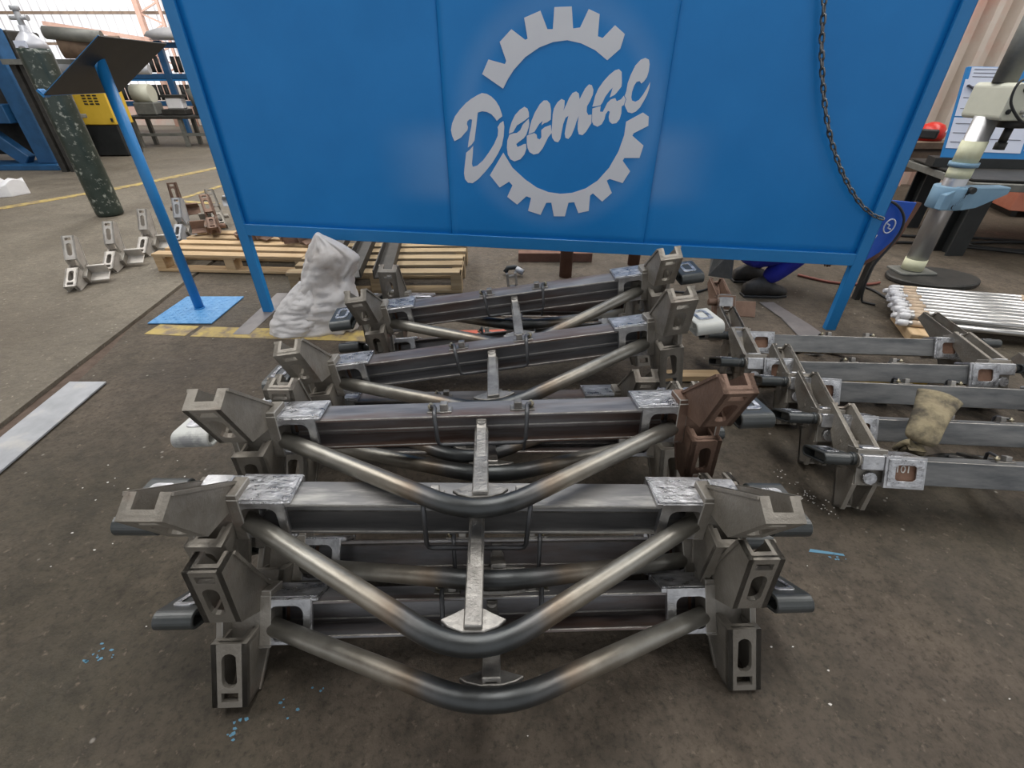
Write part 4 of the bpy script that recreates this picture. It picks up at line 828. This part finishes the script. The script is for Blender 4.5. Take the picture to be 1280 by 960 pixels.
for p, d, s in (((.375, -.06, .275), (.8, .3, -.7), 1), ((.395, .07, .315), (.8, -.25, -.6), -1)):
    j, e = hand(p, d, s); skin_mesh('hand', j, e, M['skin'], wk, 1)
b = MB()
pts = [(-.24, -.16, .31), (-.28, -.02, .30), (-.26, .12, .32), (-.22, -.17, .13), (-.3, -.03, .10), (-.24, .12, .14)]
b.add(pts + [(x + .012, y, z) for x, y, z in pts], [(0, 1, 4, 3), (1, 2, 5, 4), (6, 9, 10, 7), (7, 10, 11, 8), (0, 3, 9, 6), (2, 8, 11, 5), (3, 4, 10, 9), (4, 5, 11, 10), (0, 6, 7, 1), (1, 7, 8, 2)]); b.build('coat_tail', M['apron'], wk)

# ------------------------------------------------------------------ blue flap, hoses and cables at the right
bf = thing('machine_cover', 'deep blue sheet cover with small white emblem behind the right screen post', 'cover', (2.16, 2.76, 0))
c = [(.15, .60), (.14, .50), (.11, .38), (.06, .31), (-.02, .245), (-.07, .225), (-.07, .62)]
b = MB(); b.prism(c, [], lambda u, v, w_: Vector((u, w_, v)), 0, .012); b.build('sheet', M['blue_deep'], bf, .002)
b = MB(); b.bar((.165, .012, .6), (.125, .012, .38), .035, .02, (0, 1, 0)); b.bar((.125, .012, .38), (.07, .012, .30), .035, .02, (0, 1, 0)); b.bar((.07, .012, .3), (-.02, .012, .235), .03, .02, (0, 1, 0)); b.build('edge_strip', M['rustpipe'], bf)
b = MB(); b.tube([(.05 + .03 * math.cos(a) * (1 if a else 1), -.002, .47 + .04 * math.sin(a)) for a in [2 * math.pi * k / 16 for k in range(16)]], .004, 5, closed=True); b.tube([(.03, -.002, .485), (.05, -.002, .475), (.045, -.002, .46), (.065, -.002, .452)], .004, 5); b.build('emblem', M['white'], bf)
MB().bar((.0, -.003, .42), (-.055, -.003, .255), .006, .004, (0, 1, 0)).build('white_stripe', M['white'], bf)
for z0 in (0,): 
    MB().box(-.06, -.03, .012, .05, 0, .3).build('leg', M['dark_steel'], bf); MB().box(.05, .08, .012, .05, 0, .33).build('leg', M['dark_steel'], bf)
def cable(name, pts, r, m, label):
    p = cr(pts, 8); o = MB().tube([(q.x, q.y, max(q.z, r + .001)) for q in p], r, 7).build(name, M[m], None); tag(o, label, 'cable' if name != 'hose' else 'hose'); return o
cable('hose', [(2.05, 2.735, .63), (2.17, 2.735, .60), (2.25, 2.735, .53), (2.27, 2.735, .45), (2.25, 2.735, .36), (2.2, 2.735, .22), (2.22, 2.73, .02), (2.28, 2.68, .0)], .007, 'rubber', 'black hose looping over the deep blue cover')
cable('cable', [(2.06, 3.2, 0), (2.18, 3.08, 0), (2.3, 3.03, 0), (2.45, 3.02, 0), (2.55, 3.05, 0)], .009, 'hose_red', 'dark red hose on the floor crossing behind the right screen leg')
cable('cable', [(2.4, 2.99, 0), (2.42, 2.9, 0), (2.42, 2.8, 0), (2.44, 2.7, 0), (2.42, 2.62, 0)], .008, 'rubber', 'black cable on the floor running to the galvanised rods')
cable('cable', [(2.95, 4.45, 0), (3.3, 4.25, 0), (3.6, 4.15, 0), (4.1, 4.1, 0), (4.6, 3.9, 0), (4.5, 3.7, 0), (4.0, 3.8, 0), (3.9, 3.95, 0), (4.3, 3.98, 0), (4.9, 3.95, 0)], .012, 'rubber', 'black cable curling on the floor behind the bench leg')
cable('cable', [(2.75, 3.9, 0), (3.1, 3.95, 0), (3.5, 3.95, 0), (4.2, 3.65, 0), (4.9, 3.2, 0)], .011, 'rubber', 'black cable on the floor between drill column and bench leg')
cable('cable', [(.9, 2.95, 0), (1.05, 2.9, 0), (1.2, 2.88, 0), (1.33, 2.95, 0)], .007, 'rubber', 'thin dark cable on the floor left of the crouching worker')

# ------------------------------------------------------------------ pillar drill
dr = thing('pillar_drill', 'pillar drill with bright steel column, pale blue table and cream head', 'drill', (2.86, 3.2, 0))
b = MB(); b.prism([(.30 * math.cos(a), .20 * math.sin(a)) for a in [2 * math.pi * k / 28 for k in range(28)]], [], lambda u, v, w_: Vector((u + .1, v - .08, w_)), 0, .035); b.build('base', M['dark_steel'], dr, .008)
b = MB(); b.prism(rrect(-.12, .13, -.09, .09, .02), [], lambda u, v, w_: Vector((u, v, w_)), .035, .05); b.build('base_flange', M['grease'], dr, .003)
MB().cyl((0, 0, .05), (0, 0, 1.0), .062, 22).build('column', M['chrome'], dr); MB().cyl((0, 0, 1.17), (0, 0, 1.6), .058, 22).build('upper_column', M['grease'], dr)
for z0, z1 in ((.055, .13), (.66, .72), (.75, .87)):
    MB().cyl((0, 0, z0), (0, 0, z1), .066, 22).build('tape_band', M['tape'], dr)
MB().cyl((0, 0, .725), (0, 0, .75), .078, 22).build('collar', M['pale_blue'], dr)
b = MB(); b.cyl((0, 0, .475), (0, 0, .61), .10, 22)
b.prism([(-.09, .475), (.06, .475), (.14, .49), (.30, .575), (.30, .615), (-.02, .615), (-.09, .57)], [], lambda u, v, w_: Vector((u, w_, v)), -.09, .0); b.build('table_bracket', M['pale_blue'], dr, .005)
b = MB()
for k in range(5): b.tube([(.03 - k * .012 + .007 * math.cos(a), -.096, .585 - k * .022 + .012 * math.sin(a)) for a in [2 * math.pi * i / 8 for i in range(8)]], .0035, 4, closed=True)
b.cyl((.04, -.09, .6), (.04, -.12, .6), .02, 10); b.build('lock_lever', M['black'], dr)
b = MB(); b.prism(rrect(-.05, .42, .985, 1.17, .025), [], lambda u, v, w_: Vector((u, w_, v)), -.14, .14); b.build('head', M['cream'], dr, .006)
MB().cyl((.3, 0, 1.17), (.3, .0, 1.42), .09, 16).build('motor', M['grease'], dr)
b = MB()
for x, z, r in ((.02, 1.14, .018), (-.02, 1.03, .014), (.13, 1.06, .01), (.2, 1.12, .01)): b.cyl((x, -.139, z), (x, -.146, z), r, 10)
b.build('switch', M['black'], dr)
b = MB(); b.cyl((.06, -.14, 1.03), (.06, -.2, 1.03), .012, 8); b.cyl((.03, -.19, 1.01), (.14, -.2, 1.07), .008, 8); b.build('feed_lever', M['zinc'], dr)
b = MB(); b.cyl((.17, 0, .99), (.17, 0, .94), .07, 14); b.cyl((.17, 0, .94), (.17, 0, .86), .022, 10); b.cyl((.17, 0, .86), (.17, 0, .82), .03, 12); b.build('chuck', M['dark_steel'], dr)
o = MB().tube([tuple(p) for p in cr([(.02, -.15, 1.2), (-.07, -.17, 1.17), (-.06, -.17, 1.08), (.03, -.17, 1.0), (.1, -.16, .97)], 8)], .007, 6).build('flex_pipe', M['rubber'], dr)

# ------------------------------------------------------------------ workbench, drawings, helmet, brown bench
wb = thing('workbench', 'heavy dark steel workbench with grey top and wide black leg', 'workbench', (0, 0, 0))
b = MB(); b.prism([(3.38, 3.62), (5.6, 3.05), (5.9, 4.2), (3.68, 4.75)], [], lambda u, v, w_: Vector((u, v, w_)), .50, .55); b.build('bench_top', M['grease'], wb, .003)
b = MB(); b.prism([(3.40, 3.66), (5.6, 3.1), (5.9, 4.18), (3.7, 4.72)], [], lambda u, v, w_: Vector((u, v, w_)), .56, .57); b.build('top_sheet', M['dark_steel'], wb)
for x, y in ((3.55, 3.72), (5.4, 3.25), (3.8, 4.55)):
    b = MB(); b.prism([(-.07, -.07), (.07, -.07), (.07, -.058), (.006, -.058), (.006, .058), (.07, .058), (.07, .07), (-.07, .07), (-.07, .058), (-.006, .058), (-.006, -.058), (-.07, -.058)], [], lambda u, v, w_, x=x, y=y: Vector((x + u, y + v, w_)), 0, .5); b.build('leg', M['black'], wb)
bd2 = thing('drawing_board', 'blue board with white technical drawings standing on the workbench', 'board', (0, 0, 0))
A0, A1 = Vector((3.56, 4.22, .69)), Vector((5.2, 3.95, .66)); up = Vector((-.02, .12, .60)); ax = (A1 - A0).normalized()
def bp(u, v, d): return A0 + ax * u + up.normalized() * v + ax.cross(up).normalized() * d
MB().prism(rect(-.006, 1.65, -.05, .585), [], lambda u, v, w_: bp(u, v, w_), -.03, 0).build('board_sheet', M['blue_frame'], bd2, .003)
for k, (u0, u1, v0, v1) in enumerate(((0.0, .24, .02, .24), (0.0, .24, .25, .5), (.26, .55, .0, .46), (.57, .9, .02, .48), (.93, 1.3, .0, .5), (0.02, .26, .5, .58))):
    pp = MB().prism(rect(u0, u1, v0, v1), [], lambda u, v, w_: bp(u, v, w_), 0, .004 + .001 * (k % 2)).build('drawing', M['paper'], bd2)
    b = MB()
    for j in range(3): b.prism(rect(u0 + .02, u1 - .03, v0 + (v1 - v0) * (.2 + .3 * j), v0 + (v1 - v0) * (.2 + .3 * j) + .004), [], lambda u, v, w_: bp(u, v, w_), .005, .007)
    b.build('printed_line', M['ink'], pp)
MB().bar(bp(.02, .46, .012), bp(.2, .37, .012), .03, .006, up).build('marker_strip', M['ink'], bd2)
MB().prism([(3.5, 4.2), (5.2, 3.9), (5.25, 4.05), (3.55, 4.35)], [], lambda u, v, w_: Vector((u, v, w_)), .572, .64).build('plinth', M['black'], bd2)
br = thing('brown_table', 'rusty brown steel table behind the screen edge', 'table', (4.05, 5.05, 0))
MB().box(-.35, .18, -.15, .5, .62, .68).build('table_top', M['brown'], br, .004); MB().box(-.33, .14, -.13, .45, .42, .62).build('apron', M['brown'], br, .004)
for x in (-.28, .06): MB().box(x, x + .08, -.08, .02, 0, .42).build('leg', M['brown'], br)
hm = thing('welding_helmet', 'shiny red welding helmet with black visor on the brown table', 'helmet', (4.06, 5.06, .68), R(40))
b = MB(); b.lathe([(.10, 0), (.115, .04), (.11, .09), (.08, .135), (.03, .155), (.002, .157)], 18); b.build('shell', M['red'], hm)
MB().box(-.125, -.07, -.075, .075, .02, .10).build('visor', M['black'], hm, .012); b = MB(); b.tube([(.06 * math.cos(a) + .02, -.113 + .0 * a, .07 + .03 * math.sin(a)) for a in (0, .5, 1, 1.5, 2, 2.5, 3)], .005, 5); b.build('stripe', M['white'], hm)
sm = thing('salmon_cabinet', 'salmon painted steel cabinet on the floor behind the workbench', 'cabinet', (5.3, 4.8, 0), R(-20))
MB().box(-.25, 1.2, 0, .8, .06, .5).build('body', M['salmon'], sm, .006); MB().box(.0, .4, -.012, 0, .12, .45).build('door', M['salmon'], sm, .003)
for x in (-.2, 1.1): MB().box(x, x + .05, .05, .75, 0, .06).build('foot', M['dark_steel'], sm)
t = thing('castor', 'small black castor lying on the floor beneath the workbench', 'castor', (3.72, 4.0, 0)); MB().cyl((-.02, 0, .035), (.02, 0, .035), .034, 12).build('wheel', M['rubber'], t); MB().box(-.03, .03, -.012, .012, .035, .085).build('fork', M['zinc'], t)
t = thing('clamp_handle', 'grey clamp casting standing on the floor left of the drill column', 'clamp', (2.95, 4.1, 0)); MB().box(-.1, .1, -.05, .05, 0, .08).build('foot', M['grease'], t, .01); MB().cyl((0, 0, .08), (.05, 0, .28), .03, 10).build('stem', M['dark_steel'], t)
MB().cyl((.0, -.05, .2), (.12, -.05, .22), .03, 10).build('knob', M['zinc'], t)

# ------------------------------------------------------------------ galvanised rods on a timber
bl = MB().box(-.16, .16, -.05, .05, 0, .055).build('timber_block', M['wood'], None, .004); tag(bl, 'short timber block under the left ends of the galvanised rods', 'timber'); bl.location = (2.24, 2.33, 0); bl.rotation_euler = (0, 0, R(70))
bl = MB().box(-.32, .32, -.06, .06, 0, .05).build('timber_block', M['wood'], None, .004); tag(bl, 'long timber block under the galvanised rods at the right edge', 'timber'); bl.location = (2.95, 2.1, 0); bl.rotation_euler = (0, 0, R(60))
rodm = MB(); rodm.cyl((0.03, 0, 0), (1.5, 0, 0), .0165, 10); ROD = rodm.mesh('rod', M['rod']); 
TIP = MB().tube([(-.02, 0, 0), (.0, .0, .0), (.03, 0, 0)], [.012, .019, .018], 8).mesh('tip', M['poly']); TP = MB().cyl((.05, 0, 0), (.12, 0, 0), .0178, 10).mesh('tape', M['tan_tape']); TP2 = MB().cyl((.66, 0, 0), (.74, 0, 0), .0178, 10).mesh('tape', M['tan_tape'])
lay = [(k * .037, 0) for k in range(11)] + [(.018 + k * .037, .031) for k in range(10)]
bx = Vector((2.14, 2.30, .0725)); dv = Vector((.97, -.24, 0)); pv = Vector((.24, .97, 0)).normalized(); ang = math.atan2(dv.y, dv.x)
for k, (o_, z_) in enumerate(lay):
    r_ = thing('galvanised_rod', ('shiny galvanised rod with taped end, lying in the upper layer of the bundle' if z_ else 'shiny galvanised rod with taped end, lying in the lower layer on the timber blocks'), 'rod', bx + pv * (o_ * 1.25) + Vector((.012 * math.sin(k * 2.3) + o_ * .35, 0, z_)), ang, 'galvanised rods')
    obj('shaft', ROD, r_); obj('wrapped_tip', TIP, r_, label='white wrapped tip'); obj('tape', TP, r_, label='brown tape'); obj('tape', TP2, r_, label='brown tape')

# ------------------------------------------------------------------ welding glove
gl = thing('welding_glove', 'tan leather welding glove draped over the nearest right-hand beams', 'glove', (1.325, 1.14, .208), R(-12)); gl.scale = (.86, .86, .86)
b = MB(); n = 12
cen = [(0, 0, 0.0, .052, .022), (.01, .02, .02, .056, .024), (.03, .06, .05, .058, .025), (.065, .115, .075, .062, .026), (.10, .17, .085, .07, .03), (.125, .205, .09, .078, .036)]
secs = []; d0 = Vector((.55, .83, 0)).normalized(); px = Vector((.83, -.55, 0))
for i, (x, y, z, hw, ht) in enumerate(cen):
    secs.append([Vector((x, y, z)) + px * hw * math.cos(a) + Vector((-.25, -.4, .85)).normalized() * (ht * math.sin(a) + .004 * math.sin(3 * a + i * 2)) for a in [2 * math.pi * k / n for k in range(n)]])
vs = [p for s_ in secs for p in s_]; fs = [(i * n + k, i * n + (k + 1) % n, (i + 1) * n + (k + 1) % n, (i + 1) * n + k) for i in range(len(cen) - 1) for k in range(n)]
b.add(vs, fs + [list(range(n))[::-1]], True); o = b.build('cuff', M['glove'], gl); q = o.modifiers.new('sub', 'SUBSURF'); q.levels = 1; q.render_levels = 2
q = o.modifiers.new('thick', 'SOLIDIFY'); q.thickness = .003
j = [(0, 0, 0, .03, .02), (.0, .005, -.045, .038, .016)]; e = [(0, 1)]
for k, (dx, ln) in enumerate(((-.035, .05), (-.012, .058), (.012, .055), (.035, .045))):
    m_ = len(j); p = Vector((.0, .005, -.05)) + px * dx * .9; j += [tuple(p) + (.011,), tuple(p + Vector((0, .02, -1)) * ln) + (.009,)]; e += [(1, m_), (m_, m_ + 1)]
m_ = len(j); p = Vector((0, 0, -.02)) - px * .04; j += [tuple(p) + (.012,), tuple(p + Vector((-.015, .01, -.05))) + (.011,)]; e += [(0, m_), (m_, m_ + 1)]
skin_mesh('hand_part', j, e, M['glove'], gl, 1)

# ------------------------------------------------------------------ machines along the left
bp_ = thing('blue_press_frame', 'blue steel machine frame with slanting brace at the left edge', 'machine', (-7.0, 7.9, 0))
b = MB(); b.box(-1.75, .1, -.25, .25, 0, .08); b.build('base_frame', M['blue_dark'], bp_, .01)
MB().box(-.30, -.04, -.1, .12, .08, 1.75).build('upright', M['blue_dark'], bp_, .01); MB().bar((-1.05, 0, .64), (-.5, 0, .1), .14, .2).build('slanting_brace', M['blue_dark'], bp_, .01)
MB().box(-1.8, -.35, -.16, .16, .62, .86).build('cross_beam', M['blue_dark'], bp_, .01)
MB().box(-1.8, -1.5, -.2, .2, .08, 2.4).build('upright', M['blue_dark'], bp_, .01)
MB().box(-1.8, -.6, -.1, .3, 2.0, 2.25).build('top_beam', M['blue_dark'], bp_, .01)
MB().box(-1.6, -.2, .35, .9, .15, 1.75).build('dark_housing', M['dark_steel'], bp_, .02)
MB().box(-1.5, -.1, .3, 1.0, .62, .68).build('bed_plate', M['grease'], bp_, .01)
t = thing('coil_drum', 'brown drum and grey pipe stacked on the dark machine bed', 'drum', (-5.6, 7.4, 0)); MB().cyl((-.25, 0, 1.52), (.35, .3, 1.52), .13, 18).build('drum', M['brown'], t); MB().cyl((.3, .05, 1.62), (-.3, -.1, 1.66), .07, 12).build('roller', M['grease'], t); MB().bar((-1.18, .2, 1.36), (.45, .3, 1.36), .3, .06).build('shelf', M['grease'], t); MB().cyl((-.5, .1, 1.28), (.6, .3, 1.28), .06, 12).build('grey_pipe', M['zinc'], t)
for x in (-1.15, -1.02): MB().box(x, x + .08, .12, .3, 0, 1.34).build('post', M['dark_steel'], t)
yc = thing('yellow_cabinet', 'yellow machine cabinet with vent slots behind the gas cylinder', 'cabinet', (-7.2, 9.1, 0), R(5))
MB().box(-.30, .36, 0, .5, .50, 1.06).build('body', M['yellow'], yc, .01); MB().box(-.28, .34, .02, .48, 0.02, .50).build('plinth', M['black'], yc, .01)
for k in range(3):
    b = MB()
    for q in range(4): b.box(-.02 + k * .09, .04 + k * .09, -.006, 0, .80 + q * .04, .82 + q * .04)
    b.build('vent', M['black'], yc)
MB().box(.3, .33, -.02, 0, .55, .6).build('latch', M['black'], yc)
tb = thing('machine_table', 'low dark steel table carrying small machines before the blue rack', 'table', (-6.9, 10.4, 0), R(4))
MB().box(-.7, 1.05, 0, .6, .50, .55).build('table_top', M['dark_steel'], tb, .005)
for x in (-.6, .3, .88):
    for y in (.03, .52): MB().box(x, x + .07, y, y + .07, 0, .5).build('leg', M['grease'], tb)
MB().box(-.6, .9, .05, .1, .2, .25).build('brace', M['grease'], tb)
for x, lb, k in ((-7.25, 'grey bench motor with round housing, left on the dark table', 0), (-6.7, 'white faced lathe chuck unit in the middle of the dark table', 1), (-6.2, 'upright grey grinder head on the right of the dark table', 2)):
    t = thing('bench_machine', lb, 'machine', (x, 10.72 + .03 * k, .555), R(4))
    if k == 0: MB().box(-.2, .2, -.15, .15, 0, .22).build('housing', M['grease'], t, .02); MB().cyl((-.18, 0, .36), (.16, 0, .36), .16, 16).build('motor', M['cream'], t)
    if k == 1: MB().box(-.25, .2, -.15, .15, 0, .1).build('bed', M['dark_steel'], t, .01); MB().box(-.14, .16, -.1, .1, .1, .3).build('housing', M['poly'], t, .02); MB().box(-.2, .2, -.12, .12, .30, .34).build('guard', M['dark_steel'], t)
    if k == 2: MB().cyl((0, 0, .1), (-.08, 0, .45), .15, 16).build('motor', M['grease'], t); MB().box(-.15, .2, -.12, .12, 0.002, .14).build('base', M['dark_steel'], t, .01); MB().cyl((.28, 0, .01), (.24, 0, .25), .08, 14).build('spindle', M['cream'], t)
rk = thing('blue_rack', 'tall blue rack with rows of dark rollers in front of the bright wall', 'rack', (-8.2, 12.5, 0), R(6))
for x in (-1.2, .35, 1.25): MB().box(x, x + .13, 0, .12, 0, 1.85).build('post', M['blue_dark'], rk, .01)
for z in (.62, 1.15, 1.72): MB().box(-1.2, 1.38, .005, .11, z, z + .1).build('rail', M['blue_dark'], rk, .008)
RL = MB().cyl((0, 0, 0), (0, 0, .3), .045, 10).mesh('roller', M['black'])
for z in (.74, 1.27):
    for k in range(20):
        x = -1.05 + .118 * k
        if abs(x - .41) > .1: obj('roller', RL, rk, (x, .06, z))
MB().box(-1.1, 1.3, .02, .5, 1.11, 1.15).build('shelf', M['blue_frame'], rk)
t = thing('film_bundle', 'crumpled plastic film bundle lying on top of the blue rack', 'bundle', (-7.4, 12.62, 1.87)); b = MB()
b.lathe([(.3, 0), (.42, .06), (.36, .14), (.2, .2), (.02, .22)], 16, Matrix.Diagonal((1.5, .8, 1, 1))); b.build('film', M['poly'], t)
MB().box(-.5, .5, -.2, .2, -.005, .0).build('sheet', M['poly'], t)
